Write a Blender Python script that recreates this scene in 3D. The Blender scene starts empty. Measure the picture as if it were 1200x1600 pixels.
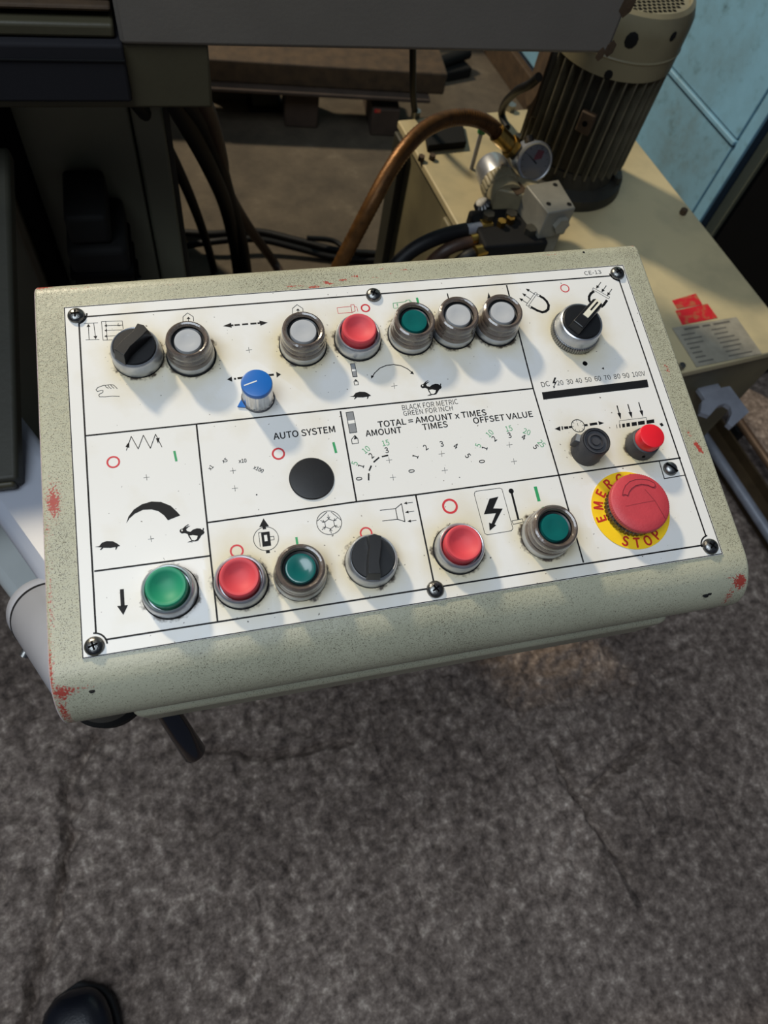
import bpy, bmesh, math, random
import numpy as np
from mathutils import Vector, Matrix, noise
from mathutils.geometry import tessellate_polygon
random.seed(7)
C = bpy.context.scene.collection
PI = math.pi

# ------------------------------------------------------------------ camera
FPX = 1068.0                       # focal length in pixels of the 1200x1600 frame
CAMPOS = Vector((0, 0, 1.15))
dn = Vector((430 - 600, 1385 - 800, FPX)).normalized()      # straight down, in camera axes (x right, y down, z forward)
def _hor(v):
    v = Vector(v); v = v - v.dot(dn) * dn
    return v.normalized()
Zc = -dn
X1 = _hor((3423 - 600, 95 - 800, FPX)); Yf = _hor((-211 - 600, -1320 - 800, FPX)); X2 = Yf.cross(Zc)
Xc = _hor((X1 + X2) / 2); Yc = Zc.cross(Xc)
RW = Matrix((Xc, Yc, Zc))          # camera axes -> world
cam_d = bpy.data.cameras.new('camera'); cam = bpy.data.objects.new('camera', cam_d); C.objects.link(cam)
bpy.context.scene.camera = cam
cam_d.sensor_fit = 'VERTICAL'; cam_d.sensor_height = 36.0; cam_d.lens = 36.0 * FPX / 1600.0
cam_d.clip_start = 0.02; cam_d.clip_end = 50
rot = Matrix((RW @ Vector((1, 0, 0)), RW @ Vector((0, -1, 0)), RW @ Vector((0, 0, -1)))).transposed()
cam.matrix_world = Matrix.Translation(CAMPOS) @ rot.to_4x4()
cam_d.dof.use_dof = True; cam_d.dof.focus_distance = 0.43; cam_d.dof.aperture_fstop = 11

# ------------------------------------------------------------------ world and lights
w = bpy.data.worlds.new('world'); bpy.context.scene.world = w; w.use_nodes = True
w.node_tree.nodes['Background'].inputs[0].default_value = (0.62, 0.74, 1.0, 1)
w.node_tree.nodes['Background'].inputs[1].default_value = 0.11
def area(name, loc, target, sx, sy, power, col):
    d = bpy.data.lights.new(name, 'AREA'); d.shape = 'RECTANGLE'; d.size = sx; d.size_y = sy; d.energy = power; d.color = col
    o = bpy.data.objects.new(name, d); C.objects.link(o); o.location = loc
    o.rotation_euler = (Vector(target) - Vector(loc)).to_track_quat('-Z', 'Y').to_euler(); return o
area('workshop_lamp', (-1.10, 3.45, 3.40), (0.15, 0.25, 0.8), 0.32, 0.32, 190, (1.0, 0.86, 0.64))
area('daylight_opening', (-0.7, -0.2, 2.9), (0.15, 0.0, 0.75), 1.4, 1.4, 46, (0.80, 0.90, 1.0))
vs = bpy.context.scene.view_settings
bpy.context.scene.display_settings.display_device = 'sRGB'
vs.view_transform = 'Standard'; vs.look = 'None'; vs.gamma = 1; vs.use_curve_mapping = False
vs.exposure = -0.2

# ------------------------------------------------------------------ measuring helpers
def ray(px, py): return RW @ Vector((px - 600, py - 800, FPX))
def at(px, py, x=None, y=None, z=None):
    r = ray(px, py)
    if z is not None: t = (z - CAMPOS.z) / r.z
    elif x is not None: t = x / r.x
    else: t = y / r.y
    return CAMPOS + r * t
# the sloping control face: origin at its top left corner, axes right / up the slope / out of the face
PO = Vector((-0.034537, 0.339102, 0.824041))
PA = Vector((0.988207, -0.146878, 0.043292)).normalized()
PB = Vector((0.137961, 0.976686, 0.164472)); PB = (PB - PB.dot(PA) * PA).normalized()
PN = PA.cross(PB)
def P(px, py, z=0.0):
    r = ray(px, py); q = PO + PN * z / 1000
    t = (q - CAMPOS).dot(PN) / r.dot(PN); v = CAMPOS + r * t - PO
    return Vector((1000 * v.dot(PA), 1000 * v.dot(PB)))

# ------------------------------------------------------------------ materials
def lin(c):
    return tuple((v / 12.92 if v <= 0.04045 else ((v + 0.055) / 1.055) ** 2.4) for v in (x / 255 for x in c))
def nn(nt, t, **kw):
    n = nt.nodes.new(t)
    for k, v in kw.items(): setattr(n, k, v)
    return n
def mat(name, col, rough=0.5, metal=0.0, var=0.12, scale=30, bump=0.0, bscale=200, coat=0.0, col2=None, sharp=(0.35, 0.7), trans=0.0, spec=0.5):
    m = bpy.data.materials.new(name); m.use_nodes = True; nt = m.node_tree; b = nt.nodes['Principled BSDF']
    c1 = lin(col); c2 = lin(col2) if col2 else tuple(v * (1 - var) for v in c1)
    tc = nn(nt, 'ShaderNodeTexCoord'); no = nn(nt, 'ShaderNodeTexNoise'); no.inputs['Scale'].default_value = scale; no.inputs['Detail'].default_value = 6
    nt.links.new(tc.outputs['Object'], no.inputs['Vector'])
    mr = nn(nt, 'ShaderNodeMapRange'); mr.inputs[1].default_value = sharp[0]; mr.inputs[2].default_value = sharp[1]
    nt.links.new(no.outputs['Fac'], mr.inputs[0])
    mx = nn(nt, 'ShaderNodeMix', data_type='RGBA'); mx.inputs[6].default_value = (*c1, 1); mx.inputs[7].default_value = (*c2, 1)
    nt.links.new(mr.outputs[0], mx.inputs[0]); nt.links.new(mx.outputs[2], b.inputs['Base Color'])
    b.inputs['Roughness'].default_value = rough; b.inputs['Metallic'].default_value = metal
    b.inputs['Coat Weight'].default_value = coat; b.inputs['Transmission Weight'].default_value = trans
    b.inputs['Specular IOR Level'].default_value = spec
    if bump:
        n2 = nn(nt, 'ShaderNodeTexNoise'); n2.inputs['Scale'].default_value = bscale; n2.inputs['Detail'].default_value = 4
        nt.links.new(tc.outputs['Object'], n2.inputs['Vector'])
        bp = nn(nt, 'ShaderNodeBump'); bp.inputs['Strength'].default_value = bump; bp.inputs['Distance'].default_value = 0.002
        nt.links.new(n2.outputs['Fac'], bp.inputs['Height']); nt.links.new(bp.outputs[0], b.inputs['Normal'])
    return m
MT = dict(
    black_ink=mat('black_ink', (10, 10, 12), 0.6, spec=0.25), red_ink=mat('red_ink', (196, 44, 52), 0.5), green_ink=mat('green_ink', (46, 150, 92), 0.5),
    white_ink=mat('white_ink', (225, 224, 218), 0.5), grey_ink=mat('grey_ink', (130, 132, 134), 0.5),
    chrome=mat('worn_chrome', (196, 199, 203), 0.32, 0.8, 0.2, 120, 0.02),
    dull_chrome=mat('dull_chrome', (150, 150, 148), 0.34, 1.0, 0.35, 160, 0.1, 900),
    dark_steel=mat('dark_steel', (126, 126, 124), 0.3, 1.0, 0.5, 300, 0.15, 900),
    red_cap=mat('red_cap', (208, 66, 74), 0.6, 0, 0.1, 90), red_bright=mat('bright_red_cap', (222, 30, 44), 0.32, 0, 0.1, 90),
    red_head=mat('red_mushroom_head', (190, 62, 70), 0.48, 0, 0.16, 70, 0.1, 600),
    green_cap=mat('green_cap', (24, 138, 100), 0.55, 0, 0.1, 90),
    lens_white=mat('white_lens', (176, 177, 178), 0.16, 0, 0.08, 100, coat=0.4), lens_green=mat('green_lens', (8, 92, 88), 0.2, 0, 0.2, 90, coat=0.5),
    boot=mat('smoky_rubber_boot', (132, 116, 104), 0.2, 0, 0.45, 120, 0.12, 400, coat=1.0, trans=0.45),
    gloss_black=mat('gloss_black_plastic', (14, 14, 20), 0.2, 0, 0.1, 90, coat=0.6),
    black_plastic=mat('black_plastic', (26, 26, 27), 0.34, 0, 0.2, 90, 0.015, 800),
    grey_plastic=mat('dark_grey_plastic', (56, 56, 60), 0.55, 0, 0.15, 120, 0.1, 800),
    blue_cap=mat('blue_cap', (20, 98, 176), 0.35, 0, 0.06, 90), aluminium=mat('aluminium', (205, 205, 205), 0.3, 1.0, 0.08, 200),
    yellow=mat('yellow_disc', (240, 198, 16), 0.5, 0, col2=(214, 168, 20), scale=60, sharp=(0.45, 0.75)),
    white_line=mat('white_insert', (222, 216, 196), 0.5, 0, 0.08, 200),
    machine_grey=mat('machine_grey_paint', (104, 99, 92), 0.5, 0, 0.12, 14, 0.08, 300),
    machine_olive=mat('machine_olive_paint', (66, 62, 44), 0.55, 0, 0.2, 14, 0.1, 200),
    machine_green=mat('machine_green_grey_paint', (100, 102, 86), 0.5, 0, 0.2, 9, 0.08, 200),
    dark_paint=mat('dark_olive_paint', (46, 45, 35), 0.6, 0, 0.3, 14, 0.1, 200),
    navy=mat('navy_bellows', (9, 8, 17), 0.85, 0, 0.3, 20), black_rubber=mat('black_rubber', (10, 10, 12), 0.55, 0, 0.3, 60, spec=0.3),
    brown_rubber=mat('oily_brown_rubber', (62, 42, 30), 0.5, 0, 0.4, 60), soot=mat('sooty_black', (11, 11, 11), 0.8, 0, 0.4, 30, spec=0.3),
    void=mat('dark_interior', (6, 6, 7), 0.95, 0, 0.2, 20, spec=0.1),
    white_paint=mat('white_paint', (160, 164, 174), 0.3, 0, 0.06, 20), white_green=mat('pale_cast_paint', (176, 180, 178), 0.42, 0, 0.1, 20),
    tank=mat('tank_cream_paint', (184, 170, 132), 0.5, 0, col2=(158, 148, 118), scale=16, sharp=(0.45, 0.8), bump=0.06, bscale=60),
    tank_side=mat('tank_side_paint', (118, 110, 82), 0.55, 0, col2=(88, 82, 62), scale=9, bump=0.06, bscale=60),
    cream=mat('cream_cast_paint', (156, 146, 116), 0.5, 0, 0.3, 40, 0.15, 200), valve=mat('valve_grey_paint', (128, 126, 116), 0.45, 0, 0.2, 40, 0.08, 200),
    fin=mat('motor_fin_iron', (104, 100, 84), 0.5, 0.2, 0.45, 40, 0.3, 300), motor_body=mat('motor_body_iron', (52, 50, 42), 0.55, 0.2, 0.4, 30, 0.3, 300),
    fan=mat('fan_cover_paint', (122, 114, 88), 0.45, 0, col2=(92, 84, 64), scale=12, sharp=(0.5, 0.8), bump=0.1, bscale=60),
    brass=mat('brass', (196, 158, 82), 0.3, 1.0, 0.3, 200), hose_gold=mat('gold_braided_hose', (112, 76, 38), 0.42, 0.6, 0.5, 90, 0.2, 500),
    rust=mat('rusty_paint', (72, 54, 34), 0.75, 0, 0.45, 40, 0.3, 200), wood=mat('dirty_timber', (70, 56, 46), 0.8, 0, 0.4, 20, 0.3, 80),
    plate=mat('tin_plate', (158, 152, 136), 0.4, 0.12, 0.25, 60), plate_ink=mat('tin_plate_ink', (92, 88, 80), 0.6),
    red_sticker=mat('worn_red_sticker', (190, 30, 40), 0.5, 0, col2=(170, 90, 60), scale=80, sharp=(0.5, 0.62)),
    steel=mat('bare_steel', (150, 153, 162), 0.4, 0.25, 0.25, 40), copper_bar=mat('oily_copper_bar', (190, 150, 116), 0.35, 0.7, 0.3, 60),
    oily=mat('oily_brown_steel', (84, 68, 46), 0.5, 0.3, 0.4, 30), shoe=mat('black_leather', (20, 22, 30), 0.3, 0, 0.2, 80, 0.1, 400),
    sole=mat('rubber_sole', (16, 16, 17), 0.8), dial=mat('gauge_face', (170, 168, 168), 0.4), gauge_red=mat('gauge_red', (160, 30, 36), 0.4),
    green_wire=mat('green_bead', (40, 120, 70), 0.5), navy_edge=mat('blue_joint_paint', (34, 50, 66), 0.6),
)
MT['glass'] = mat('gauge_glass', (240, 240, 240), 0.03, 0, 0.0, trans=1.0)

# cast housing paint: pale grey green with pits, red primer where chips are (attribute 'chip')
def housing_material():
    m = mat('housing_paint', (172, 170, 147), 0.42, 0, col2=(156, 155, 133), scale=12); nt = m.node_tree; b = nt.nodes['Principled BSDF']
    tc = [n for n in nt.nodes if n.type == 'TEX_COORD'][0]; base = [n for n in nt.nodes if n.type == 'MIX'][0]
    big = nn(nt, 'ShaderNodeTexNoise'); big.inputs['Scale'].default_value = 11; nt.links.new(tc.outputs['Object'], big.inputs['Vector'])
    fine = nn(nt, 'ShaderNodeTexNoise'); fine.inputs['Scale'].default_value = 1900; fine.inputs['Detail'].default_value = 1; nt.links.new(tc.outputs['Object'], fine.inputs['Vector'])
    pa = nn(nt, 'ShaderNodeAttribute', attribute_name='pit')
    s = nn(nt, 'ShaderNodeMath', operation='MULTIPLY_ADD'); nt.links.new(big.outputs['Fac'], s.inputs[0]); s.inputs[1].default_value = 0.22
    nt.links.new(fine.outputs['Fac'], s.inputs[2])
    s2 = nn(nt, 'ShaderNodeMath', operation='MULTIPLY_ADD'); nt.links.new(pa.outputs['Fac'], s2.inputs[0]); s2.inputs[1].default_value = 0.07; nt.links.new(s.outputs[0], s2.inputs[2])
    r = nn(nt, 'ShaderNodeMapRange'); r.inputs[1].default_value = 0.725; r.inputs[2].default_value = 0.79; nt.links.new(s2.outputs[0], r.inputs[0])
    m1 = nn(nt, 'ShaderNodeMix', data_type='RGBA'); m1.inputs[7].default_value = (*lin((84, 78, 62)), 1)
    nt.links.new(base.outputs[2], m1.inputs[6]); nt.links.new(r.outputs[0], m1.inputs[0])
    at_ = nn(nt, 'ShaderNodeAttribute', attribute_name='chip')
    cn = nn(nt, 'ShaderNodeTexNoise'); cn.inputs['Scale'].default_value = 900; cn.inputs['Detail'].default_value = 5; nt.links.new(tc.outputs['Object'], cn.inputs['Vector'])
    a = nn(nt, 'ShaderNodeMath', operation='ADD'); nt.links.new(at_.outputs['Fac'], a.inputs[0]); nt.links.new(cn.outputs['Fac'], a.inputs[1])
    r2 = nn(nt, 'ShaderNodeMapRange'); r2.inputs[1].default_value = 0.92; r2.inputs[2].default_value = 1.05; nt.links.new(a.outputs[0], r2.inputs[0])
    m2 = nn(nt, 'ShaderNodeMix', data_type='RGBA'); m2.inputs[7].default_value = (*lin((158, 62, 50)), 1)
    nt.links.new(m1.outputs[2], m2.inputs[6]); nt.links.new(r2.outputs[0], m2.inputs[0]); nt.links.new(m2.outputs[2], b.inputs['Base Color'])
    sc = nn(nt, 'ShaderNodeAttribute', attribute_name='scrape')
    a3 = nn(nt, 'ShaderNodeMath', operation='ADD'); nt.links.new(sc.outputs['Fac'], a3.inputs[0]); nt.links.new(cn.outputs['Fac'], a3.inputs[1])
    r3 = nn(nt, 'ShaderNodeMapRange'); r3.inputs[1].default_value = 0.95; r3.inputs[2].default_value = 1.1; nt.links.new(a3.outputs[0], r3.inputs[0])
    m3 = nn(nt, 'ShaderNodeMix', data_type='RGBA'); m3.inputs[7].default_value = (*lin((204, 186, 190)), 1)
    nt.links.new(m2.outputs[2], m3.inputs[6]); nt.links.new(r3.outputs[0], m3.inputs[0]); nt.links.new(m3.outputs[2], b.inputs['Base Color'])
    bp = nn(nt, 'ShaderNodeBump'); bp.inputs['Strength'].default_value = 0.25; bp.inputs['Distance'].default_value = 0.0008
    n2 = nn(nt, 'ShaderNodeTexNoise'); n2.inputs['Scale'].default_value = 420; n2.inputs['Detail'].default_value = 3; nt.links.new(tc.outputs['Object'], n2.inputs['Vector'])
    nt.links.new(n2.outputs['Fac'], bp.inputs['Height']); nt.links.new(bp.outputs[0], b.inputs['Normal'])
    return m
def faceplate_material():
    m = mat('faceplate_white', (223, 221, 216), 0.34, 0, 0.035, 9); nt = m.node_tree; b = nt.nodes['Principled BSDF']
    tc = [n for n in nt.nodes if n.type == 'TEX_COORD'][0]; cur = [n for n in nt.nodes if n.type == 'MIX'][0].outputs[2]
    def layer(attr, scale, lo, hi, col, cur, amp=1.0, detail=6):
        a = nn(nt, 'ShaderNodeAttribute', attribute_name=attr)
        n = nn(nt, 'ShaderNodeTexNoise'); n.inputs['Scale'].default_value = scale; n.inputs['Detail'].default_value = detail; nt.links.new(tc.outputs['Object'], n.inputs['Vector'])
        s = nn(nt, 'ShaderNodeMath', operation='MULTIPLY_ADD'); nt.links.new(n.outputs['Fac'], s.inputs[0]); s.inputs[1].default_value = amp; nt.links.new(a.outputs['Fac'], s.inputs[2])
        r = nn(nt, 'ShaderNodeMapRange'); r.inputs[1].default_value = lo; r.inputs[2].default_value = hi; nt.links.new(s.outputs[0], r.inputs[0])
        x = nn(nt, 'ShaderNodeMix', data_type='RGBA'); x.inputs[7].default_value = (*lin(col), 1)
        nt.links.new(cur, x.inputs[6]); nt.links.new(r.outputs[0], x.inputs[0]); return x.outputs[2]
    cur = layer('stain', 40, 0.75, 2.1, (190, 172, 118), cur)
    cur = layer('dirt', 500, 0.95, 1.35, (70, 60, 48), cur, 1.0, 9)
    cur = layer('speck', 420, 0.80, 0.84, (96, 88, 78), cur, 1.0, 1)
    nt.links.new(cur, b.inputs['Base Color'])
    return m
MT['housing'] = housing_material(); MT['faceplate'] = faceplate_material()

# ------------------------------------------------------------------ object helpers
WM = {}
def wm(o): return WM.get(o.name, Matrix.Identity(4)) if o else Matrix.Identity(4)
def thing(name, label, cat, M=None, loc=(0, 0, 0), group=None):
    o = bpy.data.objects.new(name, None); C.objects.link(o); o.empty_display_size = 0.05
    o.matrix_world = M if M is not None else Matrix.Translation(Vector(loc)); WM[o.name] = o.matrix_world.copy()
    return tag(o, label, cat, group)
def tag(o, label, cat, group=None):
    o['label'] = label; o['category'] = cat
    if group: o['group'] = group
    return o
def struct(o): o['kind'] = 'structure'; return o
def obj(name, bm, m, parent=None, label=None, world=False, smooth=True, bevel=0.0, M=None, angle=35):
    """link a bmesh as one mesh object; world=True when the coordinates are world ones although it has a parent"""
    if world and parent: bm.transform(wm(parent).inverted())
    bmesh.ops.recalc_face_normals(bm, faces=bm.faces)
    me = bpy.data.meshes.new(name); bm.to_mesh(me); bm.free()
    me.materials.append(MT[m] if isinstance(m, str) else m)
    if smooth: me.shade_smooth()
    o = bpy.data.objects.new(name, me); C.objects.link(o)
    if parent: o.parent = parent
    if M is not None: o.matrix_local = M
    WM[o.name] = wm(parent) @ (M if M is not None else Matrix.Identity(4))
    if bevel:
        md = o.modifiers.new('bevel', 'BEVEL'); md.width = bevel; md.segments = 3; md.limit_method = 'ANGLE'; md.angle_limit = math.radians(40)
    if smooth:
        for e in me.edges: pass
        try: me.set_sharp_from_angle(angle=math.radians(angle))
        except Exception: pass
    if label: o['label'] = label
    return o
def new(): return bmesh.new()
def box(bm, a, b, M=None):
    x0, y0, z0 = a; x1, y1, z1 = b
    vs_ = [Vector(p) for p in ((x0, y0, z0), (x1, y0, z0), (x1, y1, z0), (x0, y1, z0), (x0, y0, z1), (x1, y0, z1), (x1, y1, z1), (x0, y1, z1))]
    if M is not None: vs_ = [M @ v for v in vs_]
    v = [bm.verts.new(p) for p in vs_]
    for f in ((0, 3, 2, 1), (4, 5, 6, 7), (0, 1, 5, 4), (1, 2, 6, 5), (2, 3, 7, 6), (3, 0, 4, 7)): bm.faces.new([v[i] for i in f])
    return bm
def prism(bm, pts, z0, z1, top=1.0, M=None):
    pts = [Vector(p) for p in pts]; c = sum(pts, Vector((0, 0))) / len(pts)
    lo = [Vector((p.x, p.y, z0)) for p in pts]; hi = [Vector((c.x + (p.x - c.x) * top, c.y + (p.y - c.y) * top, z1)) for p in pts]
    if M is not None: lo = [M @ p for p in lo]; hi = [M @ p for p in hi]
    a = [bm.verts.new(p) for p in lo]; b = [bm.verts.new(p) for p in hi]; n = len(a)
    for i in range(n): bm.faces.new((a[i], a[(i + 1) % n], b[(i + 1) % n], b[i]))
    for t in tessellate_polygon([[Vector((p.x, p.y, 0)) for p in pts]]):
        bm.faces.new([b[i] for i in t]); bm.faces.new([a[i] for i in reversed(t)])
    return bm
def lathe(bm, prof, n=48, M=None, close=True, scale=1.0, flute=0.0, flutes=0):
    rings = []
    for r, z in prof:
        ring = []
        if r < 1e-6:
            v = Vector((0, 0, z * scale)); ring = [bm.verts.new(M @ v if M is not None else v)]
        else:
            for i in range(n):
                a = 2 * PI * i / n; rr = r * (1 - flute * (0.5 + 0.5 * math.cos(a * flutes)) ** 3 if flutes else 1)
                v = Vector((rr * scale * math.cos(a), rr * scale * math.sin(a), z * scale)); ring.append(bm.verts.new(M @ v if M is not None else v))
        rings.append(ring)
    for A, B in zip(rings, rings[1:]):
        if len(A) == 1 and len(B) == 1: continue
        for i in range(n):
            j = (i + 1) % n
            if len(A) == 1: bm.faces.new((A[0], B[j], B[i]))
            elif len(B) == 1: bm.faces.new((A[i], A[j], B[0]))
            else: bm.faces.new((A[i], A[j], B[j], B[i]))
    return bm
def frame_from(p, d, up=(0, 0, 1)):
    z = Vector(d).normalized(); u = Vector(up)
    if abs(z.dot(u)) > 0.97: u = Vector((0, 1, 0))
    x = u.cross(z).normalized(); y = z.cross(x)
    M = Matrix((x, y, z)).transposed().to_4x4(); M.translation = Vector(p); return M
def smooth_path(pts, k=8):
    pts = [Vector(p) for p in pts]; out = []
    ext = [2 * pts[0] - pts[1]] + pts + [2 * pts[-1] - pts[-2]]
    for i in range(1, len(ext) - 2):
        a, b, c, d = ext[i - 1:i + 3]
        for j in range(k):
            t = j / k
            out.append(0.5 * ((2 * b) + (c - a) * t + (2 * a - 5 * b + 4 * c - d) * t * t + (3 * b - a - 3 * c + d) * t ** 3))
    out.append(pts[-1]); return out
def tube(bm, pts, r, n=14, k=8, caps=True, ridge=0.0, sm=True):
    path = smooth_path(pts, k) if sm else [Vector(p) for p in pts]; rings = []; up = Vector((0.13, 0.2, 0.97)).normalized()
    for i, p in enumerate(path):
        t = (path[min(i + 1, len(path) - 1)] - path[max(i - 1, 0)]).normalized()
        x = t.cross(up).normalized() if abs(t.dot(up)) < 0.98 else t.cross(Vector((1, 0, 0))).normalized()
        y = x.cross(t); up = y
        rr = r * (1 + (ridge if i % 2 else 0)); rings.append([bm.verts.new(p + rr * (math.cos(2 * PI * j / n) * x + math.sin(2 * PI * j / n) * y)) for j in range(n)])
    for A, B in zip(rings, rings[1:]):
        for j in range(n): bm.faces.new((A[j], A[(j + 1) % n], B[(j + 1) % n], B[j]))
    if caps: bm.faces.new(rings[0]); bm.faces.new(list(reversed(rings[-1])))
    return bm
def cyl(bm, p0, p1, r0, r1=None, n=32):
    p0, p1 = Vector(p0), Vector(p1); r1 = r0 if r1 is None else r1; L = (p1 - p0).length
    return lathe(bm, [(0, 0), (r0, 0), (r1, L), (0, L)], n, frame_from(p0, p1 - p0))
def RZ(deg, loc=(0, 0, 0)): return Matrix.Translation(Vector(loc)) @ Matrix.Rotation(math.radians(deg), 4, 'Z')

# ------------------------------------------------------------------ floor
CRACKS = [[(150, 1150), (105, 1210), (112, 1300), (88, 1400), (70, 1470), (50, 1560), (30, 1640)], [(870, 1170), (905, 1235), (962, 1320), (1005, 1395), (1040, 1465)],
          [(1010, 1165), (965, 1200), (925, 1235)], [(330, 1165), (420, 1178), (545, 1155)], [(730, 1560), (820, 1540), (880, 1480)]]
CR = [[at(x, y, z=0).xy for x, y in c] for c in CRACKS]
def axis(a, b, fa, fb, step, coarse):
    xs = list(np.arange(a, fa, coarse)) + list(np.arange(fa, fb, step)) + list(np.arange(fb, b + coarse, coarse)); return xs
xs = axis(-2.5, 3.5, -0.50, 0.75, 0.0042, 0.12); ys = axis(-2.5, 4.5, -0.16, 0.42, 0.0042, 0.12)
XX, YY = np.meshgrid(np.array(xs), np.array(ys))
cr = np.zeros_like(XX)
for c in CR:
    for (p, q) in zip(c, c[1:]):
        d = q - p; L2 = d.length_squared
        t = np.clip(((XX - p.x) * d.x + (YY - p.y) * d.y) / L2, 0, 1)
        wob = 0.004 * np.sin(XX * 90) + 0.003 * np.sin(YY * 143 + 1)
        dd = np.hypot(XX - p.x - t * d.x + wob, YY - p.y - t * d.y); cr = np.maximum(cr, np.clip(1.15 - dd / 0.011, 0, 1))
bm = new(); rows = []
for j in range(XX.shape[0]):
    row = []
    for i in range(XX.shape[1]):
        x, y = float(XX[j, i]), float(YY[j, i]); z = 0.0
        if -0.52 < x < 0.77 and -0.18 < y < 0.44:
            z = 0.0085 * noise.noise((x * 52, y * 52, 0)) + 0.0042 * noise.noise((x * 140, y * 140, 5)) + 0.004 * noise.noise((x * 14, y * 14, 9)) - 0.020 * float(cr[j, i])
            z = min(z, 0.005) - 0.006
        row.append(bm.verts.new((x, y, z)))
    rows.append(row)
for a, b in zip(rows, rows[1:]):
    for i in range(len(a) - 1): bm.faces.new((a[i], a[i + 1], b[i + 1], b[i]))
fm = bpy.data.materials.new('rough_concrete'); fm.use_nodes = True; nt = fm.node_tree; b = nt.nodes['Principled BSDF']
tc = nn(nt, 'ShaderNodeTexCoord')
def ramp_noise(scale, detail, stops, rough=0.6):
    n = nn(nt, 'ShaderNodeTexNoise'); n.inputs['Scale'].default_value = scale; n.inputs['Detail'].default_value = detail; n.inputs['Roughness'].default_value = rough
    nt.links.new(tc.outputs['Object'], n.inputs['Vector']); r = nn(nt, 'ShaderNodeValToRGB'); nt.links.new(n.outputs['Fac'], r.inputs[0])
    e = r.color_ramp.elements; e[0].position, e[0].color = stops[0][0], (*lin(stops[0][1]), 1); e[1].position, e[1].color = stops[-1][0], (*lin(stops[-1][1]), 1)
    for p, c in stops[1:-1]: q = e.new(p); q.color = (*lin(c), 1)
    return n, r
n1, r1 = ramp_noise(58, 9, [(0.3, (46, 39, 35)), (0.44, (116, 104, 96)), (0.55, (156, 143, 133)), (0.7, (236, 224, 210))], 0.78)
n2, r2 = ramp_noise(3.2, 5, [(0.3, (176, 168, 164)), (0.7, (255, 250, 246))])
mx = nn(nt, 'ShaderNodeMix', data_type='RGBA', blend_type='MULTIPLY'); mx.inputs[0].default_value = 1
nt.links.new(r1.outputs[0], mx.inputs[6]); nt.links.new(r2.outputs[0], mx.inputs[7])
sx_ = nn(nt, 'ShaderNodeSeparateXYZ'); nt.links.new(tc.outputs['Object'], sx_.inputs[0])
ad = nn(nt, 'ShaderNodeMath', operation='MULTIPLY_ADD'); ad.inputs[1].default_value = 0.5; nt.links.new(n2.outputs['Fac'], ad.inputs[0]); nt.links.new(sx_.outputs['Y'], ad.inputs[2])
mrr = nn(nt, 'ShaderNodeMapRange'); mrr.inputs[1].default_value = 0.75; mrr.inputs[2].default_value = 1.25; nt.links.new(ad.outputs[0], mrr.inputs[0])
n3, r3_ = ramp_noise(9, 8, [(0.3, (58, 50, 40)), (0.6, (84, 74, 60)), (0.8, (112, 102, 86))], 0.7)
mo_ = nn(nt, 'ShaderNodeMix', data_type='RGBA'); nt.links.new(mrr.outputs[0], mo_.inputs[0]); nt.links.new(mx.outputs[2], mo_.inputs[6]); nt.links.new(r3_.outputs[0], mo_.inputs[7])  # browner rear concrete, painted darker in place of dimmer light there
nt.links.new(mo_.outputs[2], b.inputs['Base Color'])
bp = nn(nt, 'ShaderNodeBump'); bp.inputs['Strength'].default_value = 0.5; bp.inputs['Distance'].default_value = 0.004; nt.links.new(n1.outputs['Fac'], bp.inputs['Height'])
nt.links.new(bp.outputs[0], b.inputs['Normal']); b.inputs['Roughness'].default_value = 0.85
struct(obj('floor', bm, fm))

# ------------------------------------------------------------------ blue sheet metal wall on the right, and the dark filler box at its end
bw = bpy.data.materials.new('pale_blue_paint'); bw.use_nodes = True; nt = bw.node_tree; b = nt.nodes['Principled BSDF']; tc = nn(nt, 'ShaderNodeTexCoord')
na, ra = ramp_noise(5, 8, [(0.28, (104, 124, 126)), (0.42, (114, 150, 166)), (0.6, (122, 166, 188)), (0.8, (134, 178, 200))], 0.7)
nb, rb = ramp_noise(36, 8, [(0.2, (70, 70, 60)), (0.29, (225, 225, 220)), (0.45, (255, 255, 255))], 0.6)
mx = nn(nt, 'ShaderNodeMix', data_type='RGBA', blend_type='MULTIPLY'); mx.inputs[0].default_value = 0.9
nt.links.new(ra.outputs[0], mx.inputs[6]); nt.links.new(rb.outputs[0], mx.inputs[7]); nt.links.new(mx.outputs[2], b.inputs['Base Color']); b.inputs['Roughness'].default_value = 0.45
MT['blue'] = bw
wr = struct(obj('wall_right', box(new(), (1.276, 0.955, 0), (1.30, 3.2, 2.2)), 'navy_edge', bevel=0.002))
for y0, y1, z0, z1 in ((0.955, 0.983, 0, 2.2), (0.988, 3.2, 0.10, 0.366), (0.988, 3.2, 0.384, 1.5), (0.988, 3.2, 1.506, 2.2)):
    obj('panel', box(new(), (1.268, y0, z0), (1.2765, y1, z1)), 'blue', wr, bevel=0.0015)
obj('ledge', box(new(), (1.262, 0.985, 0.371), (1.2765, 3.2, 0.381)), 'blue', wr, bevel=0.002, label='thin raised ledge with chipped paint')
obj('skirting', box(new(), (1.255, 0.988, 0), (1.2765, 3.2, 0.085)), 'rust', wr, bevel=0.002, label='rust brown skirting strip')
t = thing('dark_void_box', 'added black box filling the dark void at the near end of the pale blue wall', 'cabinet', loc=(1.65, 0.8, 0))  # near-black box added to keep the void beside the wall dark
obj('body', box(new(), (1.305, 0.64, 0.012), (2.0, 0.95, 1.3)), 'void', t, world=True, bevel=0.004)
obj('base', box(new(), (1.32, 0.66, 0), (1.98, 0.94, 0.03)), 'soot', t, world=True)
obj('corner_strip', box(new(), (1.296, 0.925, 0.0), (1.306, 0.952, 1.3)), 'machine_green', t, world=True, label='dirty grey green corner strip')

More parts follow.
